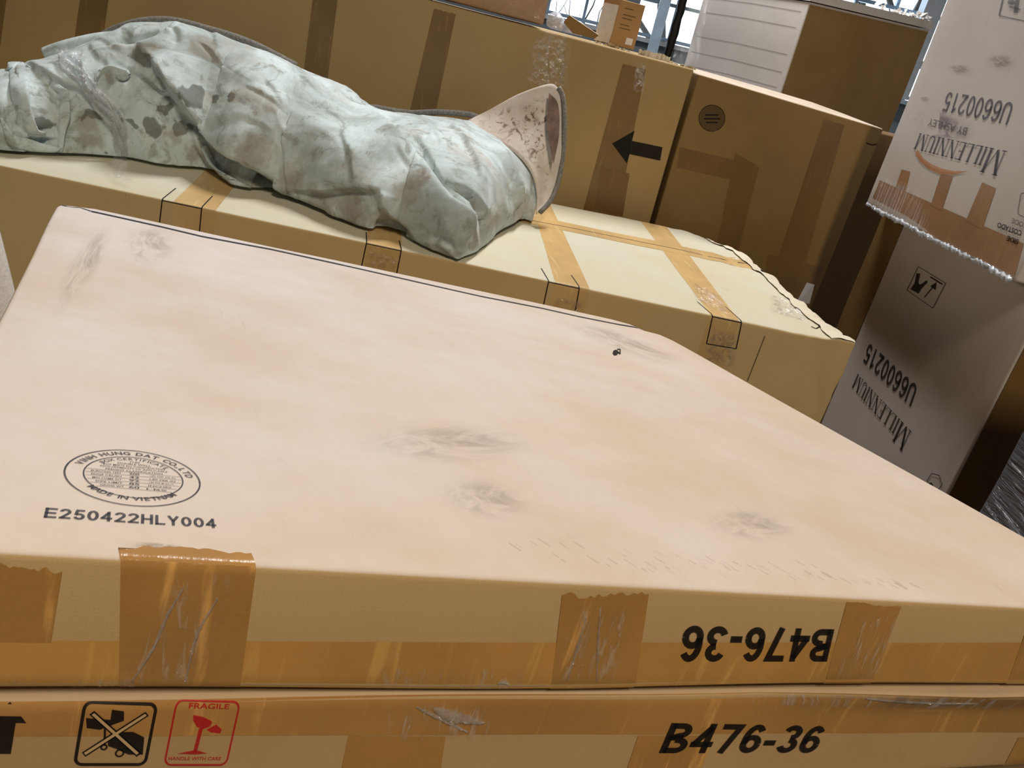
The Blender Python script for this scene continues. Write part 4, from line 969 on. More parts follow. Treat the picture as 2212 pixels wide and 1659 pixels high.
tape(sl, 'packing_tape', [('left', (_lu[1] - .17, .02), (_lu[1], .02), (_lu[1], _lu[2] - .004), (_lu[1] - .17, _lu[2] - .004)), ('back', (.0, .02), (.05, .02), (.05, _lu[2] - .004), (.0, _lu[2] - .004))], M['tape_back2'], cell=.006, off=.003, label='brown tape along the far edge')

tape(sl, 'packing_tape', [('front', (.004, .02), (BOX['stack_low'].L[0] - .004, .02), (BOX['stack_low'].L[0] - .004, _lu[2] - .004), (.004, _lu[2] - .004))], M['tape_back2'], cell=.04, off=.006, label='dark brown sheet painting shade on the near end')  # dark sheet paints shade over the lamp-lit near end
# dark item in stretch film
M['wrap_dark'] = None
t = NT('dark_wrapped'); uv = t.n('ShaderNodeUVMap').outputs[0]
st = t.noise(t.map(uv, scale=(3.0, 26, 1), rot=(0, 0, -.55)), 3.2, 5, .6, .5)
cc = t.mix(t.ramp(st, .58, .78, 0, .5), lin((98, 98, 108)), lin((196, 198, 208)))
M['wrap_dark'] = t.bsdf(Base_Color=cc, Roughness=.22, Normal=t.bump(st, 1.0, .02), Specular_IOR_Level=.7)
wr = box_obj('wrapped_crate', 'wrapped', M['wrap_dark'], seg=.05, label='dark item wrapped in stretch film at the right of the flat cartons', cat='crate')

# ---------------------------------------------------------------- on top of the tall cartons
ul = box_obj('carton', 'upper_left', M['upper'], seg=.08, label='tan carton on top of the arrow carton, above the blanket')
tape(ul, 'packing_tape', [('front', (.93, .0), (.972, .0), (.972, .48), (.93, .48))], M['tape_stack'], cell=.03)
tape(ul, 'clear_film', [('front', (.62, .004), (.972, .004), (.972, .30), (.62, .30))], M['film_soft'], off=.003, cell=.012, label='loose clear film over the corner')
sm = box_obj('small_carton', 'small', M['small'], seg=.03, label='small tan carton with a white label on the tall arrow carton')
tape(sm, 'side_panel', [('left', (.003, .003), (BOX['small'].L[1] - .003, .003), (BOX['small'].L[1] - .003, .143), (.003, .143))], M['foam'], off=.0006, label='pale side of the small carton')
decal(sm, 'white_label', [frame(0, 0, 1, 1, .5, .05), poly((.04, .04), (.96, .04), (.96, .96), (.04, .96))], 'front', (.052, .012), (.075, .012), (.052, .033), M['foam'], off=.0008, fit=False, label='small white label')
decal(sm, 'printed_lines', [bar(.1, y, .1 + w, y, .025) for y, w in ((.9, .5), (.72, .7), (.62, .55), (.44, .5), (.34, .6))], 'front', (.012, .02), (.075, .02), (.012, .13), M['ink_faint'], off=.0008, fit=False)

def lump(name, c, r, seed, mat, label, cat, sub=4, amp=.3):
    bm = bmesh.new(); bmesh.ops.create_icosphere(bm, subdivisions=sub, radius=1.0); p = np.array([v.co[:] for v in bm.verts]); f = [tuple(v.index for v in q.verts) for q in bm.faces]; bm.free()
    d = 1 + amp * wave(p, seed, .5) + amp * .35 * np.abs(wave(p, seed + 1, 1.6)); q = p * d[:, None] * np.array(r); lo = q[:, 2].min(); q[:, 2] = np.maximum(q[:, 2], lo + r[2] * .25); q[:, 2] -= q[:, 2].min()
    return tag(mesh_obj(name, q + np.array(c), f, mat, loc=c), label, cat)
_b = (-0.1288, 3.0500, 1.5916)
lump('plastic_bag', (_b[0] - .012, 2.99, 1.601), (.030, .04, .026), 3, M['film_white'], 'crumpled milky plastic bag at the left end of the gap, on the arrow carton', 'bag')['group'] = 'plastic bags in the gap'
lump('plastic_bag', (_b[0] + .045, 3.04, 1.600), (.036, .035, .024), 9, M['film_white'], 'crumpled milky plastic bag lying against the folded brown card scrap', 'bag')['group'] = 'plastic bags in the gap'
_w = [(-0.1152, 2.9650, 1.6294), (-0.1007, 2.9650, 1.6542), (0.0073, 2.9650, 1.6171), (-0.0046, 2.9650, 1.5896), (-0.0770, 2.9650, 1.5913)]
W2 = [np.array(p) for p in _w]; V = W2 + [p + np.array([.004, .012, .0]) for p in W2]; V = [np.array([p[0], p[1], max(p[2], 1.603)]) for p in V]
o = mesh_obj('card_scrap', V, [(0, 1, 2, 3, 4), (9, 8, 7, 6, 5)] + [(i, i + 5, (i + 1) % 5 + 5, (i + 1) % 5) for i in range(5)], M['back2'], uvs=np.array(V)[:, [0, 2]], smooth=False, loc=(W2[4][0], 2.97, 1.6))
tag(o, 'folded dark brown card scrap beside the small tan carton', 'cardboard')
# black wrapped post and hanging film
_p0, _p1 = (0.3300, 3.9000, 1.6233), (0.3322, 3.9000, 1.8271)
_zz = np.linspace(0, 2.6, 90); rs = random.Random(4)
v, f = tube([(_p0[0] + rs.uniform(-.003, .003), 3.9, z) for z in _zz], [.018 + .001 * math.sin(z * 9) + rs.uniform(-.0018, .0018) for z in _zz], 12)
tag(mesh_obj('wrapped_post', v, f, M['black'], loc=(_p0[0], 3.9, 0)), 'black wrapped post standing behind the arrow carton', 'post')
_f0, _f1 = np.array((0.4614, 4.3000, 1.5769)), np.array((0.4341, 4.3000, 1.8832))
pp, ff, st = quad_grid((_f0[0] - .03, 4.35, 1.0), (_f0[0] + .09, 4.42, 1.0), (_f1[0] + .03, 4.42, 2.5), (_f1[0] - .08, 4.35, 2.5), 16, 70)
pp[:, 1] += .02 * np.sin(st[:, 0] * 19 + st[:, 1] * 9) + .015 * wave(pp, 4, 5); pp[:, 0] += .012 * wave(pp, 6, 4)
pp[:, 2] = np.where(st[:, 1] < .01, 0.0, pp[:, 2])
o = mesh_obj('hanging_film', pp, ff, M['film'], uvs=st, loc=(_f0[0], 4.38, 0)); tag(o, 'clear plastic film hanging beside the pale carton', 'film')

# ---------------------------------------------------------------- the blanket
def blanket_mesh():
    x0, x1 = BLK[0, 0], BLK[-1, 0]
    xs = np.concatenate([np.linspace(x0, x1 - .10, 420, endpoint=False), np.linspace(x1 - .10, x1, 45)])
    ths = np.concatenate([np.linspace(0, math.pi * .62, 170, endpoint=False), np.linspace(math.pi * .62, math.pi, 50)])
    nx, nt = len(xs), len(ths)
    X, T = np.meshgrid(xs, ths, indexing='ij'); P = blanket_base(X.ravel(), T.ravel()).reshape(nx, nt, 3)
    # round the right end off: pull rings together
    def normals(Q):
        du = np.gradient(Q, axis=0); dv = np.gradient(Q, axis=1); n = np.cross(dv, du); n /= np.maximum(np.linalg.norm(n, axis=2, keepdims=True), 1e-9)
        return n
    N = normals(P)
    c = P.mean(axis=1, keepdims=True)
    if ((P - c) * N).sum(2).mean() < 0: N = -N
    B, NN = P.reshape(-1, 3), N.reshape(-1, 3)
    D = np.zeros(len(B))
    def seg(pl):
        pl = np.array(pl); best = np.full(len(B), 9.0); sd = np.zeros(len(B)); tt = np.zeros(len(B)); n = len(pl) - 1
        for i in range(n):
            a, b = pl[i], pl[i + 1]; ab = b - a; l2 = ab @ ab; t = np.clip((B - a) @ ab / l2, 0, 1); q = a + t[:, None] * ab; v = B - q; d = np.linalg.norm(v, axis=1)
            side = np.einsum('ij,ij->i', np.cross(np.broadcast_to(ab, B.shape), NN), v); m = d < best
            best = np.where(m, d, best); sd = np.where(m, np.sign(side), sd); tt = np.where(m, (i + t) / n, tt)
        return best, sd, tt
    front = (NN[:, 1] < .55)
    for kind, pl, h, w, h2, w2 in FOLDS:
        d, s, t = seg(pl); taper = np.clip(np.minimum(t, 1 - t) * 5 + .25, 0, 1) * np.clip(1.2 - d / .35, 0, 1)
        if kind == 'valley': D -= h * np.exp(-(d / w) ** 2) * taper
        elif kind == 'ridge': D += h * np.exp(-(d / w)) * taper
        elif kind == 'step':   # raised to the left of the running direction
            sg = .5 + .5 * np.tanh(s * d / .0035); D += (sg * h * np.exp(-d / w) - (1 - sg) * h2 * np.exp(-d / w2)) * taper
    rs = random.Random(77)
    for _ in range(46):
        i = rs.randrange(len(B)); p = B[i]
        if NN[i][1] > .2 or NN[i][2] < -.2: continue
        tg = np.cross(NN[i], [0.25, .2, 1]); tg /= np.linalg.norm(tg); bt = np.cross(NN[i], tg); a = rs.gauss(-.75, .5); dr = math.cos(a) * tg + math.sin(a) * bt; ln = rs.uniform(.05, .16); sd_ = np.cross(NN[i], dr)
        pl = [p + dr * ln * (k / 3 - .5) + sd_ * rs.uniform(-.008, .008) for k in range(4)]; d, s, t = seg(pl); tp = np.clip(np.minimum(t, 1 - t) * 4, 0, 1); hh = rs.uniform(.002, .006); w = rs.uniform(.006, .016)
        sg = .5 + .5 * np.tanh(s * d / .003); D += (sg * hh * np.exp(-d / (w * 3)) - (1 - sg) * hh * np.exp(-(d / w) ** 2)) * tp
    D += .0035 * wave(B, 31, 5.5) + .0016 * wave(B, 32, 14) + .0008 * np.abs(wave(B, 33, 30))
    # soft diagonal drape lines
    q = B[:, 0] * .8 + B[:, 2] * 1.1 + .05 * wave(B, 34, 3); D += .0025 * np.sin(q * 62) * np.clip(wave(B, 35, 2.2), 0, 1)
    g2 = D.reshape(nx, nt)
    for _ in range(1): g2 = g2.copy(); g2[1:-1, 1:-1] = .4 * g2[1:-1, 1:-1] + .15 * (g2[:-2, 1:-1] + g2[2:, 1:-1] + g2[1:-1, :-2] + g2[1:-1, 2:])
    D = g2.ravel()
    Q = B + NN * D[:, None] * np.where(front, 1, .4)[:, None]
    G = Q.reshape(nx, nt, 3)
    for _ in range(1):
        S = G.copy(); S[1:-1, 1:-1] = .5 * G[1:-1, 1:-1] + .125 * (G[:-2, 1:-1] + G[2:, 1:-1] + G[1:-1, :-2] + G[1:-1, 2:]); G = S
    Q = G.reshape(-1, 3); Q[:, 2] = np.maximum(Q[:, 2], long_top_z(Q[:, 0], Q[:, 1]) + .005)
    return B, NN, Q, nx, nt, xs


FOLDS = [
    ('step', [(-0.577, 2.057, 1.056), (-0.699, 2.123, 1.056), (-0.765, 2.110, 1.090), (-0.821, 2.092, 1.123), (-0.899, 2.142, 1.146), (-0.975, 2.162, 1.173), (-1.007, 2.144, 1.210), (-1.025, 2.137, 1.234), (-1.069, 2.139, 1.281), (-1.107, 2.153, 1.313)], .058, .08, .026, .03),
    ('valley', [(-0.577, 2.058, 1.053), (-0.701, 2.124, 1.056), (-0.767, 2.109, 1.083), (-0.821, 2.092, 1.121), (-0.899, 2.142, 1.140), (-0.975, 2.162, 1.168), (-1.007, 2.143, 1.205)], .034, .013, 0, 0),
    ('step', [(-1.019, 2.141, 1.234), (-1.067, 2.125, 1.245), (-1.117, 2.129, 1.270), (-1.149, 2.129, 1.280)], -.0, .03, .022, .028),
    ('valley', [(-1.019, 2.141, 1.234), (-1.067, 2.125, 1.245), (-1.117, 2.129, 1.270), (-1.149, 2.129, 1.280)], .012, .007, 0, 0),
    ('step', [(-0.795, 2.098, 1.055), (-0.897, 2.149, 1.057), (-0.955, 2.176, 1.082), (-0.979, 2.162, 1.122), (-0.987, 2.154, 1.168), (-1.015, 2.140, 1.216)], .014, .02, .016, .022),
    ('valley', [(-0.813, 2.092, 1.108), (-0.775, 2.104, 1.090), (-0.733, 2.126, 1.071)], .05, .022, 0, 0),
    ('step', [(-0.591, 2.350, 1.305), (-0.501, 2.237, 1.280), (-0.427, 2.165, 1.260), (-0.345, 2.103, 1.228), (-0.293, 2.046, 1.201), (-0.246, 2.004, 1.174), (-0.204, 1.986, 1.163), (-0.182, 2.009, 1.122)], 0.030, .075, .012, .018),
    ('valley', [(-0.501, 2.237, 1.280), (-0.427, 2.165, 1.260), (-0.345, 2.103, 1.228), (-0.293, 2.046, 1.201), (-0.246, 2.004, 1.174)], .007, .010, 0, 0),
    ('step', [(-0.160, 2.084, 1.082), (-0.164, 2.068, 1.121), (-0.184, 2.040, 1.166), (-0.206, 2.027, 1.192), (-0.238, 2.042, 1.202), (-0.267, 2.048, 1.205)], .012, .03, .012, .02),
    ('valley', [(-0.160, 2.084, 1.082), (-0.164, 2.068, 1.121), (-0.184, 2.040, 1.166), (-0.206, 2.027, 1.192), (-0.238, 2.042, 1.202)], .036, .008, 0, 0),
    ('step', [(-0.202, 2.100, 1.221), (-0.210, 2.127, 1.233), (-0.234, 2.186, 1.257), (-0.269, 2.242, 1.279), (-0.309, 2.304, 1.299)], .011, .04, .010, .02),
    ('valley', [(-0.142, 2.339, 1.228), (-0.134, 2.288, 1.193), (-0.126, 2.257, 1.135)], .007, .007, 0, 0),
    ('valley', [(-0.096, 2.382, 1.160), (-0.094, 2.372, 1.124), (-0.110, 2.311, 1.098)], .009, .007, 0, 0),
    ('valley', [(-0.056, 2.426, 1.110), (-0.084, 2.415, 1.070), (-0.116, 2.294, 1.063), (-0.140, 2.196, 1.058)], .013, .009, 0, 0),
    ('ridge', [(-0.186, 2.325, 1.263), (-0.122, 2.345, 1.198), (-0.094, 2.375, 1.135)], .010, .03, 0, 0),
    ('step', [(-0.347, 2.012, 1.071), (-0.391, 2.020, 1.087), (-0.429, 2.006, 1.116), (-0.445, 2.007, 1.148), (-0.491, 2.017, 1.141), (-0.583, 2.055, 1.107), (-0.673, 2.110, 1.085)], .016, .05, .022, .04),
    ('valley', [(-0.359, 2.018, 1.068), (-0.399, 2.021, 1.057), (-0.429, 2.007, 1.065)], .035, .022, 0, 0),
    ('ridge', [(-0.431, 2.004, 1.091), (-0.433, 2.005, 1.125), (-0.435, 2.013, 1.150)], .010, .02, 0, 0),
    ('step', [(-0.293, 1.986, 1.070), (-0.255, 1.966, 1.080), (-0.222, 1.951, 1.073), (-0.208, 1.948, 1.057)], .010, .03, .006, .02),
    ('ridge', [(-0.255, 1.976, 1.135), (-0.214, 1.949, 1.093), (-0.206, 1.947, 1.057)], .012, .03, 0, 0),
    ('valley', [(-1.099, 2.229, 1.395), (-1.065, 2.213, 1.381), (-1.057, 2.192, 1.356)], .008, .008, 0, 0),
    ('step', [(-1.057, 2.240, 1.396), (-1.087, 2.225, 1.392), (-1.115, 2.193, 1.366), (-1.165, 2.170, 1.345), (-1.219, 2.131, 1.319)], -.012, .02, -.012, .03),
    ('valley', [(-1.101, 2.203, 1.376), (-1.141, 2.184, 1.354), (-1.187, 2.155, 1.336)], .014, .012, 0, 0),
    ('step', [(-1.257, 2.013, 1.064), (-1.253, 2.012, 1.106), (-1.251, 2.015, 1.156), (-1.255, 2.019, 1.192), (-1.259, 2.026, 1.214)], .008, .012, .004, .02),
    ('step', [(-1.305, 1.954, 1.115), (-1.311, 1.950, 1.141), (-1.329, 1.972, 1.195), (-1.435, 2.116, 1.225)], .016, .02, .012, .02),
    ('valley', [(-1.305, 1.954, 1.111), (-1.283, 1.979, 1.111), (-1.259, 2.005, 1.121)], .014, .008, 0, 0),
    ('step', [(-1.259, 2.007, 1.094), (-1.283, 1.981, 1.093), (-1.305, 1.954, 1.102)], .008, .012, .008, .02),
    ('valley', [(-1.307, 1.955, 1.072), (-1.283, 1.983, 1.077), (-1.279, 1.985, 1.094)], .022, .012, 0, 0),
    ('step', [(-1.201, 2.061, 1.184), (-1.217, 2.053, 1.206), (-1.233, 2.045, 1.216), (-1.259, 2.031, 1.222), (-1.301, 2.023, 1.233), (-1.453, 2.159, 1.222)], .016, .03, .010, .02),
    ('valley', [(-1.201, 2.061, 1.184), (-1.217, 2.052, 1.203), (-1.233, 2.044, 1.214), (-1.253, 2.033, 1.219)], .014, .007, 0, 0),
    ('ridge', [(-1.201, 2.077, 1.240), (-1.181, 2.102, 1.264), (-1.153, 2.122, 1.271), (-1.133, 2.128, 1.268)], .016, .014, 0, 0),
    ('valley', [(-1.177, 2.087, 1.221), (-1.165, 2.104, 1.249), (-1.143, 2.125, 1.266)], .014, .009, 0, 0),
    ('valley', [(-1.111, 2.120, 1.245), (-1.055, 2.120, 1.209), (-1.025, 2.130, 1.180), (-0.991, 2.152, 1.159)], .016, .020, 0, 0),
    ('ridge', [(-1.123, 2.113, 1.220), (-1.071, 2.114, 1.181), (-1.039, 2.122, 1.145)], .008, .03, 0, 0),
    ('valley', [(-1.059, 2.117, 1.141), (-1.063, 2.121, 1.092), (-1.067, 2.123, 1.065)], .005, .007, 0, 0),
    ('ridge', [(-0.987, 2.225, 1.364), (-0.821, 2.168, 1.304), (-0.623, 2.131, 1.234), (-0.447, 2.031, 1.184)], .016, .09, 0, 0),
    ('valley', [(-0.911, 2.152, 1.170), (-0.833, 2.106, 1.215), (-0.783, 2.119, 1.234)], .005, .015, 0, 0),
    ('valley', [(-0.779, 2.158, 1.282), (-0.821, 2.168, 1.304), (-0.895, 2.177, 1.292)], .004, .02, 0, 0),
    ('step', [(-0.281, 2.038, 1.197), (-0.341, 2.125, 1.241), (-0.403, 2.214, 1.276)], .008, .03, .006, .02),
    ('step', [(-0.673, 2.111, 1.073), (-0.711, 2.121, 1.172), (-0.751, 2.134, 1.230)], .007, .05, .005, .03),
    ('step', [(-0.493, 2.021, 1.149), (-0.527, 2.066, 1.194), (-0.587, 2.144, 1.242)], .006, .05, .005, .03),
    ('ridge', [(-1.403, 2.020, 1.214), (-1.347, 1.935, 1.157), (-1.337, 1.928, 1.084)], .010, .03, 0, 0),
]
_B, _NN, _Q, nx, nt, _xs = blanket_mesh()
idx = np.arange(nx * nt).reshape(nx, nt)
Fq = np.stack([idx[:-1, :-1], idx[:-1, 1:], idx[1:, 1:], idx[1:, :-1]], -1).reshape(-1, 4)
faces = [tuple(q) for q in Fq.tolist()] + [(int(idx[i, nt - 1]), int(idx[i, 0]), int(idx[i + 1, 0]), int(idx[i + 1, nt - 1])) for i in range(nx - 1)]
faces += [tuple(int(v) for v in idx[0][::-1]), tuple(int(v) for v in idx[-1])]

# cloth
t = NT('dirty_blanket'); o_ = t.n('ShaderNodeTexCoord').outputs['Object']
at = t.n('ShaderNodeVertexColor'); at.layer_name = 'soil'; sp = t.n('ShaderNodeSeparateColor', Color=at.outputs[0])
n1 = t.noise(o_, 5, 6, .65, .8); n2 = t.noise(o_, 17, 6, .7, 1.0); n3 = t.noise(o_, 48, 4, .65)
c = t.mix(t.ramp(n1, .36, .64), lin((210, 225, 230)), lin((168, 180, 180)))
c = t.mix(t.ramp(n2, .50, .66, 0, .7), c, lin((136, 141, 132)))
c = t.mix(t.ramp(t.noise(t.map(o_, loc=(3, 1, 2)), 8, 5, .65, .6), .52, .74, 0, .5), c, lin((182, 164, 148)))
c = t.mix(t.ramp(n3, .64, .78, 0, .5), c, lin((104, 100, 94)))
edge = t.math('ADD', t.math('MULTIPLY', sp.outputs[0], 1.0), t.math('MULTIPLY', t.math('SUBTRACT', n2, .5), 1.1))
c = t.mix(t.ramp(edge, .36, .60, 0, .68), c, lin((82, 82, 74)))
edge2 = t.math('ADD', sp.outputs[1], t.math('MULTIPLY', t.math('SUBTRACT', n3, .5), .8))
c = t.mix(t.ramp(edge2, .25, .8, 0, .5), c, lin((140, 122, 102)))
h = t.math('ADD', t.math('MULTIPLY', t.noise(t.map(o_, scale=(1, 1, 1.6)), 420, 2), .8), t.math('MULTIPLY', n3, 1.2))
M['cloth'] = t.bsdf(Base_Color=c, Roughness=.92, Normal=t.bump(h, .35, .002), Specular_IOR_Level=.15, Sheen_Weight=.25)
bl = mesh_obj('moving_blanket', _Q, faces, M['cloth'], loc=(-.8, 2.25, 1.06))
tag(bl, 'grimy grey green moving blanket rolled up on the long cream carton', 'blanket')
SPOTS = [('d', [(-0.995, 2.160, 1.251), (-0.979, 2.168, 1.245), (-1.009, 2.151, 1.251)], .030), ('d', [(-1.073, 2.113, 1.160), (-1.063, 2.116, 1.151)], .030), ('d', [(-1.129, 2.107, 1.152)], .018), ('d', [(-1.043, 2.123, 1.203), (-1.015, 2.136, 1.160), (-1.007, 2.142, 1.150)], .022), ('d', [(-1.193, 2.065, 1.155), (-1.203, 2.057, 1.159)], .018), ('d', [(-1.219, 2.043, 1.151)], .012), ('d', [(-1.295, 1.966, 1.125), (-1.285, 1.977, 1.130)], .03), ('d', [(-1.131, 2.156, 1.316), (-1.113, 2.150, 1.308)], .03),
         ('d', [(-0.917, 2.169, 1.247), (-0.869, 2.149, 1.270)], .02), ('d', [(-1.177, 2.084, 1.082)], .012),
         ('r', [(-0.999, 2.216, 1.358), (-0.983, 2.218, 1.350)], .04), ('r', [(-0.855, 2.148, 1.278), (-0.811, 2.145, 1.280), (-0.783, 2.140, 1.265)], .03), ('r', [(-1.207, 2.056, 1.100), (-1.211, 2.050, 1.133)], .03), ('r', [(-0.781, 2.098, 1.159), (-0.675, 2.108, 1.110), (-0.581, 2.055, 1.091), (-0.509, 2.018, 1.097)], .055), ('r', [(-0.315, 2.303, 1.299), (-0.267, 2.242, 1.278)], .02), ('r', [(-0.365, 2.033, 1.157), (-0.349, 2.044, 1.181)], .04), ('r', [(-0.148, 2.149, 1.114), (-0.174, 2.022, 1.089)], .04), ('r', [(-0.945, 2.173, 1.112), (-0.849, 2.109, 1.078), (-0.795, 2.097, 1.063)], .04), ('r', [(-0.493, 2.013, 1.073), (-0.581, 2.056, 1.081)], .05), ('r', [(-1.019, 2.135, 1.135), (-0.979, 2.165, 1.093)], .03),
         ('r', [(-1.189, 2.094, 1.260)], .02)]
_BW = _B + .012 * np.stack([wave(_B, 71 + k, 13) for k in range(3)], 1) + .007 * np.stack([wave(_B, 75 + k, 34) for k in range(3)], 1)
soil = np.zeros((len(_B), 4)); soil[:, 3] = 1
for kd, pts, r in SPOTS:
    for p in pts:
        d = np.linalg.norm((_BW - np.array(p)) * np.array([1, .6, 1.25]), axis=1); ch = 0 if kd == 'd' else 1; soil[:, ch] = np.maximum(soil[:, ch], np.clip(1.25 - d / r, 0, 1) if ch == 0 else np.exp(-(d / r) ** 2))
ca = bl.data.color_attributes.new('soil', 'FLOAT_COLOR', 'POINT'); ca.data.foreach_set('color', soil.ravel())

# raised corner showing the pale lining, with a bound edge
t = NT('lining'); o_ = t.n('ShaderNodeTexCoord').outputs['Object']; uv = t.n('ShaderNodeUVMap').outputs[0]
n1 = t.noise(o_, 30, 6, .72, 1.2); n2 = t.noise(o_, 9, 4, .6)
c = t.mix(t.ramp(n2, .35, .7), lin((222, 214, 206)), lin((200, 184, 172)))
ctr_ = t.ramp(t.n('ShaderNodeVectorMath', _operation='DISTANCE', i0=uv, i1=(.40, .42, 0)).outputs[1], .15, .48, 1, 0)
c = t.mix(t.math('MULTIPLY', t.ramp(n1, .50, .62), ctr_), c, lin((118, 88, 74)))
c = t.mix(t.ramp(t.noise(o_, 60, 4, .7), .62, .75, 0, .4), c, lin((130, 104, 90)))
M['lining'] = t.bsdf(Base_Color=c, Roughness=.9, Normal=t.bump(n1, .2, .002), Specular_IOR_Level=.15, Sheen_Weight=.2)
M['binding'] = plain('grey_binding', (140, 136, 130), .85, .25, 160, .5)
M['lining_dark'] = plain('soiled_lining', (132, 108, 98), .9, .2, 40, .3)
inn = curve_pts([(-0.3133, 2.4750, 1.2995), (-0.2383, 2.4700, 1.2796), (-0.1419, 2.4600, 1.2488), (-0.0861, 2.4500, 1.2056), (-0.0595, 2.4400, 1.1550), (-0.0487, 2.4200, 1.1022)], 40)
out = curve_pts([(-0.3085, 2.5000, 1.3062), (-0.2363, 2.5400, 1.3650), (-0.1704, 2.5500, 1.4167), (-0.1033, 2.5550, 1.4554), (-0.0727, 2.5500, 1.4520), (-0.0498, 2.5400, 1.4180), (-0.0230, 2.5100, 1.3192), (-0.0107, 2.4800, 1.2157), (-0.0188, 2.4500, 1.1487), (-0.0419, 2.4200, 1.1095)], 40)
uu = np.linspace(0, 1, 22); fl = np.array([inn + (out - inn) * u for u in uu]); amp = np.sin(uu * math.pi)[:, None] * np.sin(np.linspace(0, 1, 40) * math.pi)[None]
fl[:, :, 1] += .025 * amp + .008 * wave(fl.reshape(-1, 3), 51, 6).reshape(22, 40) * uu[:, None]
V = fl.reshape(-1, 3); Fc = [(j * 40 + i, j * 40 + i + 1, (j + 1) * 40 + i + 1, (j + 1) * 40 + i) for j in range(21) for i in range(39)]
st = np.stack([np.repeat(uu, 40), np.tile(np.linspace(0, 1, 40), 22)], 1)
fo = mesh_obj('raised_corner', V, Fc, M['lining'], bl, st); fo['label'] = 'turned-up corner with pale brown-stained lining'
md = fo.modifiers.new('thickness', 'SOLIDIFY'); md.thickness = .007; md.offset = 0
k0 = 17
v, f = tube(out[k0:] + np.array([.004, -.004, 0]), .0075, 10); mesh_obj('bound_edge', v, f, M['binding'], bl)['label'] = 'grey stitched edge binding'
tri = curve_pts([(-0.0932, 2.5350, 1.4351), (-0.0601, 2.5300, 1.4098), (-0.0367, 2.5000, 1.3307), (-0.0323, 2.4750, 1.2530)], 16); tri2 = curve_pts([(-0.0937, 2.5300, 1.4327), (-0.0828, 2.5150, 1.3725), (-0.0628, 2.4900, 1.3123), (-0.0329, 2.4700, 1.2509)], 16)
V = np.concatenate([tri, tri2]) + np.array([0, -.012, 0]); mesh_obj('folded_hem', V, [(i, i + 1, 17 + i, 16 + i) for i in range(15)], M['lining_dark'], fo)['label'] = 'brown folded hem of the corner'
v, f = tube(curve_pts([(-0.8187, 2.4400, 1.3422), (-0.6368, 2.4600, 1.2804), (-0.5959, 2.5200, 1.2795), (-0.5027, 2.5500, 1.2831), (-0.4071, 2.5600, 1.3054), (-0.3082, 2.5600, 1.3183), (-0.2463, 2.5500, 1.3046)], 50), .0085, 8); mesh_obj('bound_edge', v, f, M['binding'], bl)
v, f = tube(curve_pts([(-1.3842, 2.3600, 1.2867), (-1.3354, 2.3800, 1.3343), (-1.2663, 2.4000, 1.3729), (-1.1828, 2.4200, 1.3951), (-1.0790, 2.4300, 1.3944), (-0.9599, 2.4400, 1.3844), (-0.8198, 2.4400, 1.3522)], 50), .010, 8); mesh_obj('bound_edge', v, f, M['binding'], bl)
# rolled tail at the back left and cuffs of cloth at the left end
v, f = tube(curve_pts([(-1.4801, 2.3000, 1.2420), (-1.4476, 2.3100, 1.2587), (-1.4005, 2.3200, 1.2787), (-1.3334, 2.3300, 1.3032), (-1.2333, 2.3400, 1.3300)], 40), np.linspace(.016, .030, 40), 14); mesh_obj('rolled_tail', v, f, M['cloth'], bl)
def cuff(pts, wid, th, seed):
    P = curve_pts(pts, 40); V = []; n = len(P); w = np.array(wid)
    tp = np.clip(4.5 * np.minimum(np.linspace(0, 1, n), np.linspace(1, 0, n)) + .08, 0, 1)[:, None]
    for k, s in enumerate(np.linspace(-1, 1, 9)):
        V.append(P + w[None] * s * tp + np.array([0, -1, .2])[None] * (th * (1 - s * s)) * tp + .002 * wave(P + s * .05, seed, 12)[:, None])
    V = np.concatenate(V); V[:, 2] = np.maximum(V[:, 2], long_top_z(V[:, 0], V[:, 1]) + .008); Fc = [(j * n + i, j * n + i + 1, (j + 1) * n + i + 1, (j + 1) * n + i) for j in range(8) for i in range(n - 1)]
    o = mesh_obj('cloth_fold', V, Fc, M['cloth'], bl); m = o.modifiers.new('thickness', 'SOLIDIFY'); m.thickness = .006; m.offset = 0; return o
def onb(pts, lift):
    out_ = []
    for p in pts:
        i = np.argmin(((_Q - np.array(p)) ** 2).sum(1)); out_.append(_Q[i] + _NN[i] * lift)
    return out_
cuff(onb([(-1.409, 2.052, 1.223), (-1.435, 2.116, 1.225), (-1.327, 1.980, 1.202), (-1.309, 1.955, 1.152), (-1.303, 1.956, 1.113), (-1.281, 1.982, 1.111)], .006), (.022, 0, .006), .006, 3)
cuff(onb([(-1.257, 2.014, 1.061), (-1.253, 2.012, 1.106), (-1.251, 2.015, 1.156), (-1.257, 2.022, 1.202), (-1.275, 2.018, 1.218), (-1.373, 2.067, 1.239)], .003), (.012, 0, .006), .004, 5)
cuff(onb([(-1.347, 1.923, 1.129), (-1.329, 1.934, 1.087), (-1.307, 1.955, 1.072), (-1.285, 1.982, 1.065), (-1.259, 2.010, 1.073)], .006), (.004, 0, .014), .006, 7)
cuff(onb([(-0.797, 2.098, 1.059), (-0.847, 2.110, 1.064), (-0.907, 2.156, 1.077), (-0.943, 2.175, 1.102), (-0.953, 2.171, 1.128)], .004), (.016, 0, -.012), .010, 9)
cuff(onb([(-1.203, 2.070, 1.228), (-1.199, 2.081, 1.247), (-1.181, 2.102, 1.264), (-1.155, 2.121, 1.271), (-1.139, 2.127, 1.267)], .006), (.005, 0, .014), .004, 11)

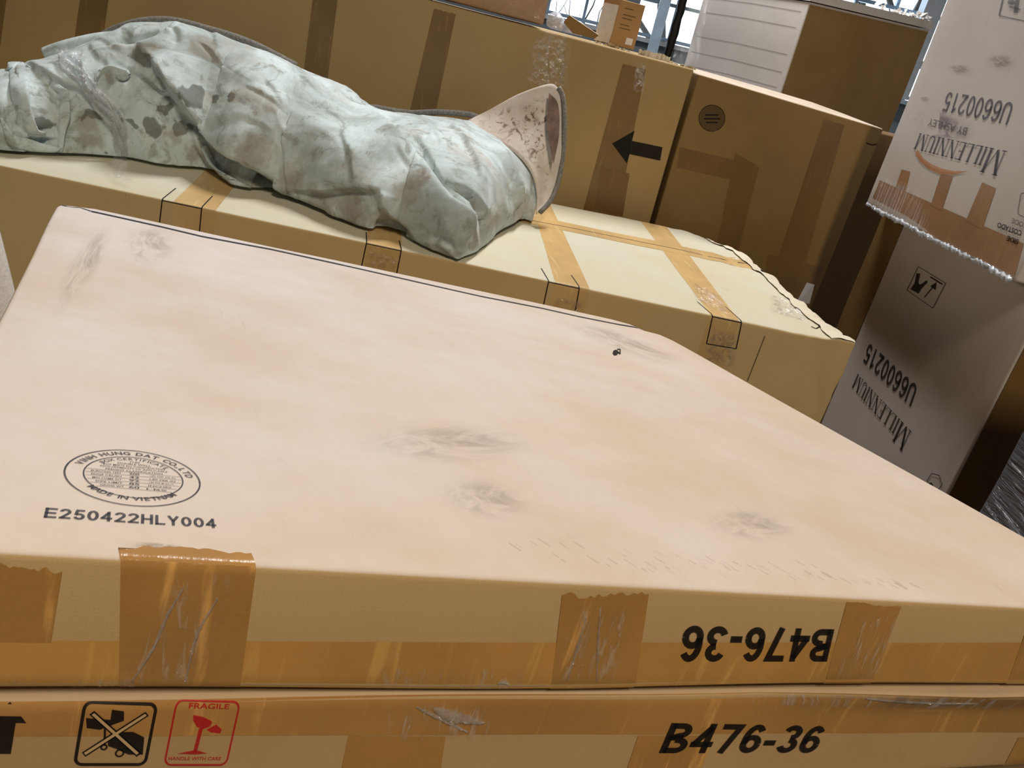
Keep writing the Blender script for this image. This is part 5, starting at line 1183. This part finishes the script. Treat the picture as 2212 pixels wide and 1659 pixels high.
# clear stretch film around the left end
La, Lb = curve_pts([(-1.325, 2.088, 1.264), (-1.293, 2.059, 1.258), (-1.255, 2.047, 1.241), (-1.229, 2.049, 1.218), (-1.203, 2.060, 1.192), (-1.179, 2.077, 1.151), (-1.165, 2.090, 1.106), (-1.157, 2.101, 1.072)], 110), curve_pts([(-1.255, 2.131, 1.315), (-1.237, 2.097, 1.288), (-1.221, 2.080, 1.266), (-1.205, 2.073, 1.237), (-1.179, 2.084, 1.215), (-1.153, 2.098, 1.179), (-1.143, 2.106, 1.127), (-1.141, 2.113, 1.076)], 110)
V = []; st = []
for i in range(110):
    for j in range(33):
        t_ = j / 32; p = La[i] * (1 - t_) + Lb[i] * t_; k = np.argmin(((_Q - p) ** 2).sum(1)); V.append(_Q[k] * .3 + p * .7 + _NN[k] * .016); st.append((i / 109, t_))
V = np.array(V); V += .005 * wave(V, 61, 9)[:, None] * np.array([.3, -1, .5]) + .004 * wave(V, 62, 22)[:, None] * np.array([.2, -1, .5]) + .0016 * (1 - 2 * np.abs(wave(V, 64, 55)))[:, None] * np.array([.2, -1, .5])
mesh_obj('stretch_film', V, [(i * 33 + j, i * 33 + j + 1, (i + 1) * 33 + j + 1, (i + 1) * 33 + j) for i in range(109) for j in range(32)], M['shiny'], bl, np.array(st))['label'] = 'clear stretch film twisted round the left end'
for q, (t_, r_) in enumerate(((.15, .0045), (.38, .0060), (.60, .0050), (.82, .0040))):
    rs = random.Random(q); P = []
    for i in range(4 + q, 108):
        p = La[i] * (1 - t_) + Lb[i] * t_ + np.array([.010 * math.sin(i * .17 + q * 2), 0, .010 * math.cos(i * .13 + q)]); k = np.argmin(((_Q - p) ** 2).sum(1)); P.append(_Q[k] * .5 + p * .5 + _NN[k] * .018)
    P = np.array(P); v, f = tube(P, [r_ * rs.uniform(.5, 1.2) for _ in P], 8); mesh_obj('film_strand', v, f, M['strand'], bl)['label'] = 'shiny rope-like strand of stretch film'
Lc = curve_pts([(-1.0813, 1.9800, 1.0973), (-1.0692, 1.9500, 1.0780), (-1.0476, 1.9200, 1.0569), (-1.0213, 1.9000, 1.0471)], 30)
Lc[:, 2] = np.maximum(long_top_z(Lc[:, 0], Lc[:, 1]) + .008, Lc[:, 2]); V = []
for i in range(30):
    for j in range(7): V.append(Lc[i] + np.array([(j / 6 - .5) * (.03 + .02 * (i / 29)), 0, .003 * math.sin(j * 2.1 + i * .7) + .003]))
mesh_obj('stretch_film', V, [(i * 7 + j, i * 7 + j + 1, (i + 1) * 7 + j + 1, (i + 1) * 7 + j) for i in range(29) for j in range(6)], M['film_soft'], bl)['label'] = 'loose tail of the film on the carton'
# white bundle just showing at the left edge
_w = (-1.0523, 1.4500, 0.8953)
o = lump('plastic_bundle', (_w[0] - .03, 1.45, .0), (.085, .10, .62), 4, M['foam'], 'white plastic bundle standing left of the flat cartons', 'bundle', 4, .06)
for _o in bpy.data.objects:
    for _k in ('_org', '_key'):
        if _k in _o: del _o[_k]
SC.cycles.use_denoising = True
